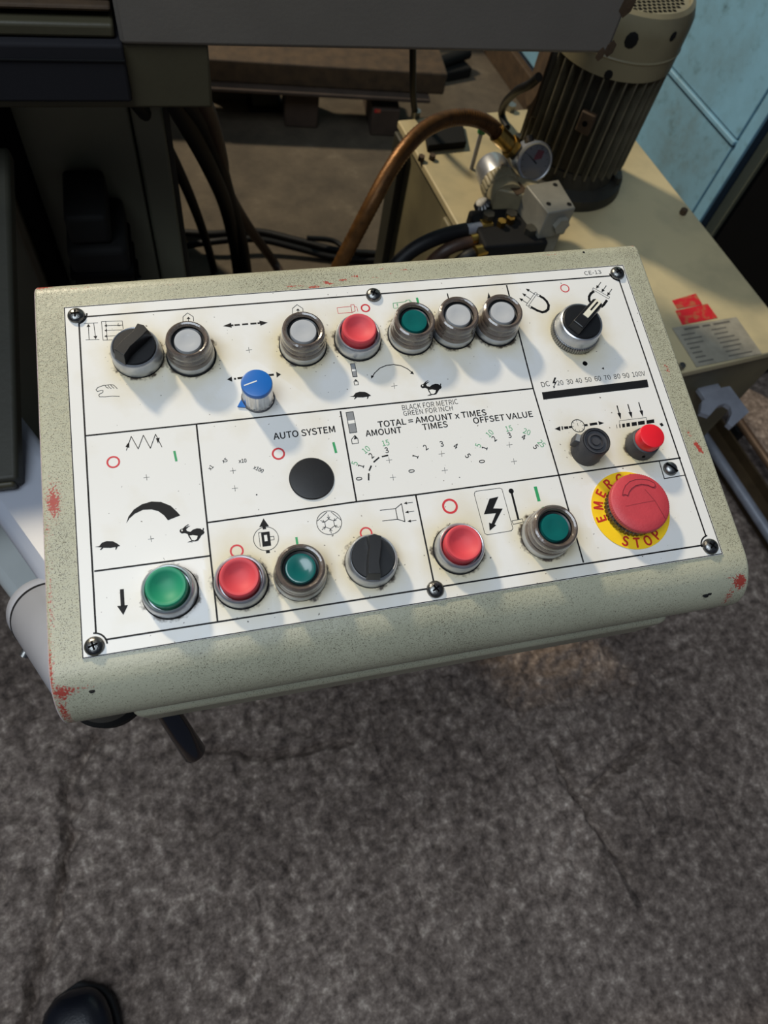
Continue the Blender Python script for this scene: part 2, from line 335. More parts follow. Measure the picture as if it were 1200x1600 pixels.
# ------------------------------------------------------------------ machine at the top and left of the picture (turned 7 degrees)
AZ = -7.0
MB = RZ(AZ, (0.05, 0.655, 0))      # local x along the table, local y away from the viewer
mc = thing('grinding_machine', 'big dim grey and olive machine overhanging the console at the top left', 'machine', M=MB.copy())
def mbox(name, a, b_, m, bev=0.003, label=None, M=None): return obj(name, box(new(), a, b_), m, mc, bevel=bev, label=label, M=M)
mbox('table_cover', (0.0, 0.0, 0.80), (0.470, 0.30, 0.965), 'machine_grey', 0.004, 'plain grey sheet metal table cover with a chipped end')
for i, (x, z, s) in enumerate(((0.4695, 0.845, 0.008), (0.4695, 0.806, 0.006), (0.461, 0.8005, 0.005))):
    bm = new(); bmesh.ops.create_icosphere(bm, subdivisions=1, radius=s); bmesh.ops.transform(bm, matrix=Matrix.Translation((x, -0.0002, z)) @ Matrix.Diagonal((1, 0.12, 1.4, 1)), verts=bm.verts)
    obj('paint_chip', bm, 'rust', mc)
mbox('saddle', (-0.9, 0.02, 0.8245), (-0.003, 0.28, 0.965), 'machine_olive', label='olive upper slide left of the cover')
mbox('slide_way', (-0.9, 0.045, 0.80), (-0.003, 0.28, 0.8255), 'soot', label='black gap under the slide')
mbox('slide_lip', (-0.9, 0.012, 0.8195), (-0.003, 0.28, 0.8243), 'rust')
mbox('slide_strip', (-0.9, 0.004, 0.803), (-0.003, 0.28, 0.8145), 'machine_olive', label='grey olive strip under the gap')
mbox('bellows', (-0.9, -0.004, 0.753), (0.002, 0.20, 0.8025), 'navy', label='navy rubber cover')
for k in range(1): mbox('bellows_fold', (-0.9, -0.0055, 0.7895), (0.0015, -0.003, 0.7905), 'soot', 0.0)
mbox('cross_slide', (-0.9, 0.004, 0.743), (0.074, 0.19, 0.80), 'machine_olive', label='olive box under the table')
# machine base: front face with a panel joint
mbox('base_body', (-0.9, 0.17, 0.0), (-0.012, 0.75, 0.742), 'machine_green', 0.004, 'green grey machine base')
mbox('base_panel', (-0.010, 0.165, 0.0), (0.026, 0.7, 0.742), 'machine_green', 0.004, 'narrow green grey side panel')
mbox('base_edge', (0.0255, 0.18, 0.0), (0.033, 0.7, 0.742), 'dark_paint', 0.001)
mbox('joint_fill', (-0.02, 0.185, 0.0), (0.0, 0.7, 0.74), 'soot', 0.0)
mbox('way_strip', (-0.172, 0.14, 0.02), (-0.160, 0.17, 0.74), 'machine_olive')
mbox('way_slot', (-0.16, 0.145, 0.02), (-0.137, 0.17, 0.74), 'void')
# dark vertical arm at the far left
pa = at(27, 748, z=0.62)
MA = Matrix((PA, PB, PN)).transposed().to_4x4(); MA.translation = pa
for nm, a, b_, m in (('side_arm', (-0.35, 0.0, -0.018), (0.0, 0.36, 0.0), 'dark_paint'), ('side_arm_lip', (-0.35, -0.004, -0.014), (-0.004, 0.002, -0.004), 'machine_olive')):
    obj(nm, box(new(), a, b_), m, mc, bevel=0.004, world=False, M=MB.inverted() @ MA)

# dark drive box on the machine base
t = thing('drive_motor', 'black lumpy electric drive unit fixed low on the left machine base', 'motor', loc=(-0.05, 0.74, 0.2))
tm = MB.copy()
dk = Matrix.Translation((-0.075, 0.115, 0.43))
obj('casing', box(new(), (-0.035, -0.05, -0.13), (0.035, 0.052, 0.10), tm @ dk), 'soot', t, world=True, bevel=0.008)
for k in range(7): obj('rib', box(new(), (-0.038, -0.055, -0.12 + k * 0.03), (0.038, 0.04, -0.112 + k * 0.03), tm @ dk), 'void', t, world=True, bevel=0.002)
obj('cable_box', box(new(), (-0.028, -0.04, 0.10), (0.02, 0.05, 0.14), tm @ dk), 'soot', t, world=True, bevel=0.006)
for k in range(3): obj('bolt', cyl(new(), tm @ dk @ Vector((0.037, -0.03, -0.09 + k * 0.06)), tm @ dk @ Vector((0.043, -0.03, -0.09 + k * 0.06)), 0.005, n=6), 'dull_chrome', t, world=True)

# ------------------------------------------------------------------ cables
def cable(name, pts, r, m, label, group=None):
    W3 = [at(x, y, z=z) for x, y, z in pts]
    o = obj(name, tube(new(), W3, r, 12, 8), m); return tag(o, label, 'cable', group)
cable('machine_cable', [(196, 140, .70), (232, 185, .62), (268, 245, .50), (298, 310, .34), (320, 370, .16), (334, 420, .02), (345, 470, .012)], .0085, 'black_rubber', 'leftmost black cable hanging from the olive box down to the floor', 'cables hanging under the machine')
cable('machine_cable', [(262, 140, .70), (296, 200, .60), (328, 262, .47), (352, 320, .31), (366, 380, .14), (372, 425, .02), (380, 470, .012)], .0125, 'black_rubber', 'thick black cable in the middle of the hanging bundle', 'cables hanging under the machine')
cable('machine_cable', [(285, 140, .70), (316, 190, .60), (340, 250, .47), (358, 310, .31), (378, 380, .14), (386, 430, .02), (396, 480, .012)], .0125, 'black_rubber', 'thick black cable crossing behind the hanging bundle', 'cables hanging under the machine')
cable('machine_cable', [(308, 140, .70), (328, 185, .61), (345, 245, .48), (356, 300, .33), (392, 360, .14), (428, 410, .02), (450, 450, .014)], .0105, 'brown_rubber', 'brown oily cable leaving the hanging bundle to the right', 'cables hanging under the machine')
cable('floor_cable', [(270, 362, .013), (330, 366, .013), (400, 362, .012), (465, 376, .012), (530, 392, .012), (610, 398, .012)], .0085, 'black_rubber', 'upper black cable lying across the floor behind the console', 'cables lying across the floor')
cable('floor_cable', [(270, 388, .01), (330, 378, .03), (400, 374, .032), (465, 388, .02), (520, 402, .01), (600, 408, .01)], .0075, 'black_rubber', 'lower black cable lying across the floor behind the console', 'cables lying across the floor')
cable('floor_cable', [(480, 372, .045), (520, 376, .035), (545, 392, .03), (575, 396, .022), (640, 400, .012)], .006, 'black_rubber', 'thin black cable curling near the tank foot', 'cables lying across the floor')

# ------------------------------------------------------------------ timber and scrap on the floor behind
tb = thing('timber_skid', 'dark rusty long beam resting on blocks under the machine table', 'beam', M=RZ(-12.0, tuple(at(330, 88, z=0.16).xy) + (0,)))
obj('beam', box(new(), (-0.30, -0.03, 0.115), (0.60, 0.10, 0.17)), 'rust', tb, bevel=0.005)
obj('board', box(new(), (-0.02, -0.055, 0.105), (0.56, 0.08, 0.115)), 'wood', tb, bevel=0.003)
for x in (-0.22, 0.18): obj('block', box(new(), (x, -0.02, 0), (x + 0.09, 0.09, 0.105)), 'wood', tb, bevel=0.005)
q = at(578, 212, z=0.0)
t = thing('timber_block', 'short dark wooden block on the floor below the right end of the beam', 'block', M=RZ(-12, (q.x, q.y, 0)))
obj('body', box(new(), (0, 0, 0), (0.075, 0.16, 0.075)), 'wood', t, bevel=0.004)
obj('red_mark', box(new(), (0.004, -0.0015, 0.066), (0.02, 0.001, 0.074)), 'red_sticker', t)
q = at(325, 158, z=0.0)
t = thing('steel_box', 'dark grey steel box with a pale top edge behind the hanging cables', 'box', M=RZ(-7, (q.x, q.y, 0)))
obj('body', box(new(), (0, 0.0, 0), (0.13, 0.12, 0.085)), 'dark_paint', t, bevel=0.004)
obj('lid', box(new(), (-0.004, -0.004, 0.085), (0.134, 0.124, 0.098)), 'machine_grey', t, bevel=0.003)
obj('bolt', cyl(new(), (0.045, -0.008, 0.06), (0.045, 0.002, 0.06), 0.006, n=6), 'steel', t)
q = at(395, 172, z=0.0)
t = thing('steel_post', 'dark square steel post next to the steel box under the beam', 'post', M=RZ(-7, (q.x, q.y, 0)))
obj('post', box(new(), (0, 0, 0.01), (0.07, 0.07, 0.10)), 'dark_paint', t, bevel=0.003)
obj('foot_plate', box(new(), (-0.012, -0.012, 0), (0.082, 0.082, 0.01)), 'soot', t, bevel=0.002)
t = thing('rear_shade_box', 'added low dark box far behind that shades the rear floor, mostly hidden by the table cover', 'cabinet', M=RZ(-7, (0.2, 2.25, 0)))  # added box, sized to throw shade over the rear floor
obj('body', box(new(), (-0.9, 0, 0.03), (0.95, 0.4, 0.33)), 'dark_paint', t, bevel=0.004)
obj('plinth', box(new(), (-0.88, 0.02, 0), (0.93, 0.38, 0.03)), 'soot', t)
q = at(690, 105, z=0.05)
t = thing('scrap_part', 'small black metal scrap lying by the blue wall', 'scrap', M=RZ(10, (q.x, q.y, 0)))
obj('plate', box(new(), (0, 0, 0.0), (0.12, 0.07, 0.03)), 'soot', t, bevel=0.006)
obj('tube', cyl(new(), (0.01, 0.03, 0.045), (0.13, 0.05, 0.045), 0.016), 'soot', t)

# ------------------------------------------------------------------ hydraulic tank
TK = thing('hydraulic_tank', 'cream painted steel oil tank carrying the ribbed motor, right of the console', 'tank', loc=(0.73, 0.735, 0))
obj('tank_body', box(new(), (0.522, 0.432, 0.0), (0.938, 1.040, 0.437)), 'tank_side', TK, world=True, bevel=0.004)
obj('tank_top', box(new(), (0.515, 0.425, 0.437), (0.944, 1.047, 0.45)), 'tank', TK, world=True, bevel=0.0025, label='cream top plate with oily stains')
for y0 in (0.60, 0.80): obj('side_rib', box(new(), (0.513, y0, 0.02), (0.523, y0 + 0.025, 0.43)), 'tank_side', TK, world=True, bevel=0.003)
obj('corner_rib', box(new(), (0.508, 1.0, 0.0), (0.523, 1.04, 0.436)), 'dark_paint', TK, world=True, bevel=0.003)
# inspection cover, bolt, rod
pts = [at(661, 200, z=.451), at(720, 196, z=.451), at(727, 231, z=.451), at(667, 237, z=.451)]
obj('inspection_cover', prism(new(), [p.xy for p in pts], 0.450, 0.462), 'soot', TK, world=True, bevel=0.002, label='black square inspection cover')
c0 = at(663, 238, z=.455)
for dx in (0, 0.02): obj('bolt', cyl(new(), (c0.x + dx - 0.01, c0.y - 0.012, 0.45), (c0.x + dx - 0.01, c0.y - 0.012, 0.458), 0.006, n=6), 'rust', TK, world=True)
p = at(737, 262, z=.452); obj('level_rod', cyl(new(), (p.x, p.y, 0.45), (p.x, p.y, 0.515), 0.0035), 'steel', TK, world=True, label='thin upright steel rod')
obj('rod_cap', cyl(new(), (p.x, p.y, 0.513), (p.x, p.y, 0.53), 0.0065), 'green_wire', TK, world=True, label='green cap')
for x, y in ((649, 182), (797, 172)):
    p = at(x, y, z=.45); obj('cover_bolt', cyl(new(), (p.x, p.y, 0.45), (p.x, p.y, 0.461), 0.009, n=6), 'dull_chrome', TK, world=True)
p = at(1066, 334, z=.45); obj('cover_bolt', cyl(new(), (p.x, p.y, 0.45), (p.x, p.y, 0.459), 0.006, n=6), 'rust', TK, world=True)
p = at(1062, 576, z=.45); obj('cover_bolt', cyl(new(), (p.x, p.y, 0.45), (p.x, p.y, 0.459), 0.005, n=6), 'dull_chrome', TK, world=True)
# rating plate and stickers
cs = [at(*c, z=.4505) for c in ((1050, 513), (1150, 496), (1190, 553), (1088, 574))]
np_ = obj('rating_plate', prism(new(), [p.xy for p in cs], 0.450, 0.4515), 'plate', TK, world=True, label='tin rating plate with rows of faint print')
def bil(u, v): return (cs[0] * (1 - u) + cs[1] * u) * (1 - v) + (cs[3] * (1 - u) + cs[2] * u) * v
bm = new()
for v0, spans, h in [(0.06, [(0.15, 0.38), (0.43, 0.55), (0.6, 0.86)], 0.05)] + [(0.2 + 0.115 * k, [(0.06, 0.10 + 0.2 * random.random() + 0.1), (0.52, 0.72 + 0.2 * random.random())], 0.03) for k in range(7)]:
    for u0, u1 in spans:
        prism(bm, [bil(u0, v0).xy, bil(u1, v0).xy, bil(u1, v0 + h).xy, bil(u0, v0 + h).xy], 0.4515, 0.45165)
bm.transform(wm(np_).inverted()); obj('print_rows', bm, 'plate_ink', np_)
obj('red_sticker', prism(new(), [at(*c, z=.45).xy for c in ((1050, 470), (1087, 459), (1097, 476), (1058, 483))], 0.450, 0.4508), 'red_sticker', TK, world=True, label='upper worn red sticker')
obj('red_sticker', prism(new(), [at(*c, z=.45).xy for c in ((1055, 486), (1105, 475), (1121, 497), (1066, 508))], 0.450, 0.4508), 'red_sticker', TK, world=True, label='lower worn red sticker beside the rating plate')
# hook bracket on the tank front
hk = [(1096, 628), (1128, 606), (1140, 604), (1170, 644), (1143, 668), (1136, 662), (1143, 646), (1141, 636), (1133, 631), (1122, 634), (1108, 650), (1094, 645)]
obj('hook_bracket', prism(new(), [at(x, y, z=.385).xy for x, y in hk], 0.378, 0.386), 'steel', TK, world=True, smooth=False, label='blue grey open hook bracket on the tank front')
obj('bracket_stem', box(new(), (0.80, 0.395, 0.375), (0.84, 0.433, 0.3835)), 'steel', TK, world=True, bevel=0.001)

# ------------------------------------------------------------------ motor on the tank
MX, MY = 0.752, 0.868
mo = thing('electric_motor', 'upright ribbed electric motor with a cream fan cover on the tank top', 'motor', loc=(MX, MY, 0.45))
obj('flange', lathe(new(), [(0, 0), (.100, 0), (.102, .004), (.100, .018), (.082, .026), (.078, .05), (0, .05)], 48), 'motor_body', mo)
obj('barrel', lathe(new(), [(0, .045), (.074, .045), (.076, .05), (.076, .205), (0, .205)], 48), 'motor_body', mo)
fin_me = None
for k in range(34):
    a = 2 * PI * k / 34
    if fin_me is None:
        bm = new(); prism(bm, [(0.070, -0.0016), (0.0895, -0.0012), (0.0895, 0.0012), (0.070, 0.0016)], 0.048, 0.203)
        f = obj('cooling_fin', bm, 'fin', mo, smooth=False); fin_me = f.data
    else:
        f = bpy.data.objects.new('cooling_fin', fin_me); C.objects.link(f); f.parent = mo
    f.rotation_euler = (0, 0, a)
fc = obj('fan_cover', lathe(new(), [(.0885, .203), (.0905, .203), (.0905, .256), (.0895, .268), (.084, .281), (.078, .2845), (.0755, .2825), (.0755, .280), (0, .280)], 64), 'fan', mo, label='cream dented fan cover')
obj('cover_seam', lathe(new(), [(.0905, .226), (.0917, .228), (.0905, .230)], 64), 'fan', fc)
bm = new()
for i in range(-9, 10):
    for j in range(-9, 10):
        x = i * 0.0078 + (0.0039 if j % 2 else 0); y = j * 0.0078
        if math.hypot(x, y) < 0.068: box(bm, (x - 0.0026, y - 0.0026, 0.2798), (x + 0.0026, y + 0.0026, 0.2804))
g = obj('vent_holes', bm, 'void', fc, smooth=False); g['kind'] = 'stuff'; g['label'] = 'rows of small square vent holes'
for a, z, s in ((-118, 0.255, 0.009), (-80, 0.262, 0.0055), (-125, 0.208, 0.006)):
    v = Vector((math.cos(math.radians(a)), math.sin(math.radians(a)), 0))
    bm = new(); bmesh.ops.create_icosphere(bm, subdivisions=2, radius=s); bmesh.ops.transform(bm, matrix=frame_from(v * 0.0903 + Vector((0, 0, z)), v) @ Matrix.Diagonal((1, 1.2, 0.12, 1)), verts=bm.verts)
    obj('dent', bm, 'soot', fc)
# terminal box on the motor's left
TB = Matrix.Rotation(math.radians(160), 4, 'Z')
obj('terminal_box', box(new(), (0.07, -0.028, 0.10), (0.093, 0.028, 0.20), TB), 'motor_body', mo, bevel=0.004)
obj('terminal_lid', box(new(), (0.093, -0.030, 0.10), (0.096, 0.030, 0.203), TB), 'rust', mo, bevel=0.003, label='rusty terminal box lid')
obj('bracket', box(new(), (0.084, 0.012, 0.125), (0.094, 0.034, 0.155), Matrix.Rotation(math.radians(218), 4, 'Z')), 'rust', mo, bevel=0.002, label='small rusty bracket')
obj('bracket_hole', cyl(new(), Matrix.Rotation(math.radians(218), 4, 'Z') @ Vector((0.0935, 0.023, 0.14)), Matrix.Rotation(math.radians(218), 4, 'Z') @ Vector((0.0945, 0.023, 0.14)), 0.004), 'void', mo)
for a in (-45, 45, 135, 225):
    p = Vector((0.089 * math.cos(math.radians(a)), 0.089 * math.sin(math.radians(a)), 0.018)); obj('flange_bolt', cyl(new(), p, p + Vector((0, 0, 0.014)), 0.008, n=6), 'motor_body', mo)
cable('motor_cable', [(842, 120, .62), (828, 132, .60), (808, 142, .57), (790, 160, .50), (784, 178, .46), (792, 200, .455)], .0065, 'black_rubber', 'short black cable entering the motor terminal box')
cable('upright_cable', [(645, 60, .60), (645, 100, .56), (645, 140, .51), (648, 172, .462), (652, 182, .452)], .0055, 'black_rubber', 'thin black upright cable rising from the tank back corner')

# ------------------------------------------------------------------ hydraulic fittings in front of the motor
# filter: chrome bowl with a cream ribbed collar
f0 = at(765, 258, z=.52); f1 = at(793, 315, z=.52); fd = (f1 - f0).normalized()
t = thing('oil_filter', 'chrome and cream oil filter bowl lying left of the pressure gauge', 'filter', loc=(f0.x, f0.y, 0.45))
obj('bowl', lathe(new(), [(0, -.002), (.016, -.002), (.023, .002), (.0255, .010), (.0255, .034), (.027, .036), (.027, .040), (0, .040)], 40, frame_from(f0, fd)), 'chrome', t, world=True)
obj('collar', lathe(new(), [(0, .040), (.0275, .040), (.0275, .058), (.026, .060), (0, .060)], 96, frame_from(f0, fd), flute=0.05, flutes=24), 'cream', t, world=True)
obj('neck', lathe(new(), [(0, .060), (.025, .060), (.025, .078), (0, .078)], 40, frame_from(f0, fd)), 'cream', t, world=True)
fb = f0 + fd * 0.075
obj('mount', box(new(), (-0.03, -0.012, -0.07), (0.03, 0.03, 0.018), RZ(-30, (fb.x + 0.012, fb.y - 0.005, 0.52))), 'cream', t, world=True, bevel=0.003)
dq = RZ(-30, (fb.x + 0.012, fb.y - 0.005, 0.538)) @ Matrix.Rotation(math.radians(45), 4, 'Z')
obj('warning_label', box(new(), (-0.011, -0.011, -0.0002), (0.011, 0.011, 0.0006), dq), 'rust', t, world=True, label='small brown diamond label')
# pressure gauge
gc = at(834, 252, z=.555); gd = (CAMPOS - gc).normalized() * 0.75 + Vector((0.25, -0.50, 0.05)); gd.normalize()
t = thing('pressure_gauge', 'round chrome pressure gauge with a red marked dial in front of the motor', 'gauge', loc=(gc.x, gc.y, 0.5))
GM = frame_from(gc, gd)
obj('case', lathe(new(), [(0, -.030), (.020, -.030), (.0245, -.026), (.0255, -.020), (.0255, .0), (.0275, .001), (.0275, .004), (.0255, .006), (.0235, .005), (.0235, .0015), (0, .0015)], 56, GM), 'chrome', t, world=True)
dl = obj('dial', lathe(new(), [(0, .0025), (.023, .0025), (.023, .0015)], 40, GM), 'dial', t, world=True, label='grey dial face')
bm = prism(new(), [(-0.002, 0.002), (0.010, 0.004), (0.013, 0.014), (0.003, 0.016), (-0.001, 0.008)], 0.0026, 0.003, 1.0, GM); bm.transform(wm(dl).inverted()); obj('red_mark', bm, 'gauge_red', dl)
bm = new()
for k in range(11):
    a = math.radians(225 - 27 * k); box(bm, (0.018, -0.0003, 0.0026), (0.021, 0.0003, 0.003), GM @ Matrix.Rotation(a, 4, 'Z'))
bm.transform(wm(dl).inverted()); obj('scale_marks', bm, 'black_ink', dl)
bm = prism(new(), [(-0.0012, -0.004), (0.0012, -0.004), (0.0003, 0.017), (-0.0003, 0.017)], 0.0032, 0.0037, 1.0, GM @ Matrix.Rotation(0.9, 4, 'Z')); bm.transform(wm(dl).inverted()); obj('needle', bm, 'black_ink', dl)
obj('glass', lathe(new(), [(0, .0048), (.0235, .0048), (.0235, .0042), (0, .0042)], 40, GM), 'glass', t, world=True)
obj('rim_plug', cyl(new(), gc + Vector((-0.004, 0.018, 0.016)), gc + Vector((-0.003, 0.026, 0.02)), 0.007), 'black_plastic', t, world=True)
obj('stem', cyl(new(), gc - gd * 0.018, (gc.x + 0.004, gc.y - 0.004, 0.49), 0.0075), 'brass', t, world=True)
# valve block
vz = 0.555; vp = [at(822, 289, z=vz), at(873, 280, z=vz), at(900, 325, z=vz), at(857, 333, z=vz)]
t = thing('valve_block', 'light grey square hydraulic valve block with a hexagon plug beside the gauge', 'valve', loc=(vp[0].x, vp[0].y, 0.45))
obj('upper_block', prism(new(), [p.xy for p in vp], 0.51, vz), 'valve', t, world=True, bevel=0.002)
cc = sum(vp, Vector()) / 4
obj('lower_block', prism(new(), [(cc.xy + (p.xy - cc.xy) * 0.88) for p in vp], 0.4505, 0.509), 'valve', t, world=True, bevel=0.002)
for u, v in ((0.22, 0.72), (0.8, 0.16), (0.85, 0.85)):
    p = (vp[0] * (1 - u) + vp[1] * u) * (1 - v) + (vp[3] * (1 - u) + vp[2] * u) * v
    obj('bolt_hole', cyl(new(), (p.x, p.y, vz - 0.001), (p.x, p.y, vz + 0.0006), 0.0036), 'soot', t, world=True)
fn = ((vp[2] - vp[3]).normalized()); fo = Vector((fn.y, -fn.x, 0)); fcn = (vp[2] + vp[3]) / 2 + Vector((0, 0, -0.023))
fcn = fcn + fn * 0.006
obj('hex_plug', cyl(new(), fcn - fo * 0.002, fcn + fo * 0.007, 0.0125, n=6), 'valve', t, world=True, label='grey hexagon plug')
lp = (vp[0] + vp[3]) / 2
# manifold with dark fittings left of the valve
t = thing('pipe_manifold', 'oily dark manifold with steel hose fittings at the tank front', 'manifold', loc=(lp.x - 0.05, lp.y - 0.05, 0.45))
m0 = at(790, 372, z=.50)
obj('block', box(new(), (-0.045, -0.028, -0.05), (0.055, 0.05, 0.012), RZ(-6, m0)), 'soot', t, world=True, bevel=0.004)
for dx, dy in ((-0.02, 0.03), (0.015, 0.025), (0.03, -0.01)):
    obj('bolt', cyl(new(), m0 + Vector((dx, dy, 0.01)), m0 + Vector((dx, dy, 0.022)), 0.009, n=6), 'motor_body', t, world=True)
obj('knurled_knob', lathe(new(), [(0, 0), (.012, 0), (.013, .004), (.013, .016), (.009, .020), (0, .020)], 48, frame_from(at(757, 332, z=.50), (-.4, .1, .8)), flute=0.12, flutes=12), 'dark_steel', t, world=True)
obj('knob_stem', cyl(new(), at(757, 332, z=.50), m0 + Vector((-0.02, 0.02, 0)), 0.008), 'dark_steel', t, world=True)
p = at(783, 350, z=.515)
for k in range(2): obj('brass_nut', cyl(new(), p + Vector((k * 0.016, 0.004 * k, -0.01)), p + Vector((k * 0.016, 0.004 * k, 0.006)), 0.0065, n=6), 'brass', t, world=True)
for k, (a, b_, mm) in enumerate((((722, 361, .505), (752, 356, .505), 'steel'), ((735, 376, .50), (762, 370, .50), 'brass'), ((742, 394, .50), (770, 386, .50), 'brass'))):
    A, B = at(a[0], a[1], z=a[2]), at(b_[0], b_[1], z=b_[2])
    obj('ferrule', cyl(new(), A, B, 0.0085), mm, t, world=True)
    D = (B - A).normalized(); obj('hex_nut', cyl(new(), B - D * 0.002, B + D * 0.014, 0.0115, n=6), 'dark_steel' if k else 'brass', t, world=True)
    obj('union', cyl(new(), B + D * 0.012, B + D * 0.035, 0.007), 'motor_body', t, world=True)
def hose(name, pts, r, m, label, cat='hose', ridge=0.0, k=8):
    o = obj(name, tube(new(), [at(x, y, z=z) for x, y, z in pts], r, 16, k, ridge=ridge), m); return tag(o, label, cat, 'black hoses at the tank front' if name == 'black_hose' else None)
hose('black_hose', [(728, 360, .505), (700, 366, .503), (668, 378, .498), (638, 396, .485), (610, 425, .46), (590, 460, .40), (580, 500, .22), (590, 520, .06), (600, 560, .012)], .0105, 'black_rubber', 'black rubber hose with a shiny back leaving the upper fitting')
hose('black_hose', [(740, 377, .498), (712, 384, .495), (690, 396, .485), (668, 416, .46), (640, 450, .41), (590, 480, .24), (570, 520, .07), (585, 570, .010)], .009, 'brown_rubber', 'brown oily hose directly below the shiny black hose')
hose('black_hose', [(748, 394, .495), (728, 402, .49), (708, 418, .47), (680, 445, .43), (630, 470, .30), (590, 520, .10), (620, 600, .010)], .009, 'black_rubber', 'black hose lowest of the three at the console edge')
# arched braided hose
arch = [(796, 226, .565), (784, 215, .575), (768, 198, .59), (748, 187, .60), (722, 183, .605), (692, 188, .605), (660, 205, .60), (632, 234, .59), (606, 272, .57), (580, 320, .54), (555, 368, .50), (528, 420, .45), (500, 480, .36), (480, 530, .22), (470, 560, .08), (468, 600, .013)]
hose('braided_hose', arch, .0105, 'hose_gold', 'golden brown braided hose arching from the gauge over the tank corner', ridge=0.07, k=14)
t = thing('hose_coupling', 'brass hose coupling joining the braided hose to the gauge fitting', 'fitting', loc=tuple(at(790, 222, z=.57)))
A, B = at(776, 207, z=.583), at(795, 226, z=.566); D = (B - A).normalized()
obj('ferrule', cyl(new(), A, B, 0.0125), 'brass', t, world=True)
obj('hex_nut', cyl(new(), B, B + D * 0.010, 0.0155, n=6), 'brass', t, world=True)
obj('adapter', cyl(new(), B + D * 0.009, B + D * 0.024, 0.0115, n=6), 'dark_steel', t, world=True)
obj('nipple', cyl(new(), B + D * 0.022, B + D * 0.045 + Vector((0, 0, -0.01)), 0.009), 'motor_body', t, world=True)

# ------------------------------------------------------------------ rails on the floor at the right
for x, m, lb, r, z in ((1.192, 'copper_bar', 'coppery shiny round bar lying on the floor right of the console', 0.009, 0.05), (1.085, 'steel', 'dull grey steel pipe lying on the floor between console and coppery bar', 0.011, 0.05)):
    t = thing('floor_pipe', lb, 'pipe', loc=(x, 0.2, 0), group='pipes on the floor right of the console')
    obj('pipe', tube(new(), [(x, 0.62, z), (x, 0.2, z), (x - 0.005, -0.5, z)], r, 16, 6), m, t, world=True)
    for y in (0.5, 0.0, -0.4): obj('clip', box(new(), (x - 0.014, y - 0.01, 0), (x + 0.014, y + 0.01, z - r * 0.6)), 'soot', t, world=True, bevel=0.002)
t = thing('cable_trough', 'oily brown steel trough on the floor under the shiny bars', 'trough', loc=(1.14, 0.1, 0))
obj('bottom', box(new(), (1.106, -0.5, 0.001), (1.172, 0.6, 0.012)), 'oily', t, world=True, bevel=0.001)
for x in (1.106, 1.167): obj('side', box(new(), (x, -0.5, 0.012), (x + 0.005, 0.6, 0.035)), 'oily', t, world=True, bevel=0.001)

# ------------------------------------------------------------------ support arm and lever under the console
ar = thing('support_arm', 'white painted swivel arm holding the console from the left', 'arm', loc=tuple(at(40, 960, z=.62)))
b0 = at(-40, 655, z=.56); b1 = at(118, 870, z=.58); bd = (b1 - b0)
BM = frame_from(b0, bd); L = bd.length
obj('beam', box(new(), (-0.034, -0.030, -0.05), (0.034, 0.030, L + 0.05), BM), 'white_paint', ar, world=True, bevel=0.012)
b2 = at(10, 850, z=.48); b3 = at(70, 925, z=.50)
obj('lower_brace', box(new(), (-0.026, -0.02, -0.05), (0.026, 0.02, (b3 - b2).length + 0.05), frame_from(b2, b3 - b2)), 'white_green', ar, world=True, bevel=0.01)
k0 = at(66, 950, z=.58); k1 = at(150, 1050, z=.69); kd = (k1 - k0).normalized(); KM = frame_from(k0, kd); KL = (k1 - k0).length
obj('knuckle', lathe(new(), [(0, -.006), (.018, -.006), (.025, .0), (.028, .008), (.028, .026), (.0272, .0275), (.0272, .029), (.028, .0305), (.028, KL), (0, KL)], 64, KM), 'white_paint', ar, world=True, label='fat white cylindrical knuckle with a joint line')
s0 = k0 + kd * 0.028
obj('joint_line', lathe(new(), [(.0272, -.002), (.0284, -.0014), (.0284, .0014), (.0272, .002)], 64, frame_from(s0, kd)), 'black_ink', ar, world=True)
obj('set_screw', cyl(new(), s0 + Vector((-0.02, -0.02, -0.004)), s0 + Vector((-0.024, -0.024, -0.006)), 0.004, n=12), 'dull_chrome', ar, world=True)
# clamp: disc under the console corner and the black handle
cd = P(150, 1112, -62)
def face(x, y, z): return PO + PA * x / 1000 + PB * y / 1000 + PN * z / 1000
dc = face(-13, -216, -118)
obj('clamp_disc', lathe(new(), [(0, 0), (.022, 0), (.025, .004), (.025, .016), (.022, .020), (0, .020)], 48, frame_from(dc, PN)), 'soot', ar, world=True, label='black clamp disc under the console')
h0 = at(240, 1078, z=.70); h1 = at(306, 1180, z=.66)
hv = thing('clamp_lever', 'glossy black handle sticking out under the console front edge', 'handle', loc=tuple(h0))
hd = (h1 - h0).normalized(); HL = (h1 - h0).length
obj('grip', lathe(new(), [(0, 0), (.0068, 0), (.007, .01), (.0074, HL * .6), (.0078, HL - .002), (.0066, HL), (0, HL)], 40, frame_from(h0, hd)), 'gloss_black', hv, world=True)
obj('rod', cyl(new(), dc + PN * 0.01, h0 + hd * 0.004, 0.0045), 'dark_steel', hv, world=True)

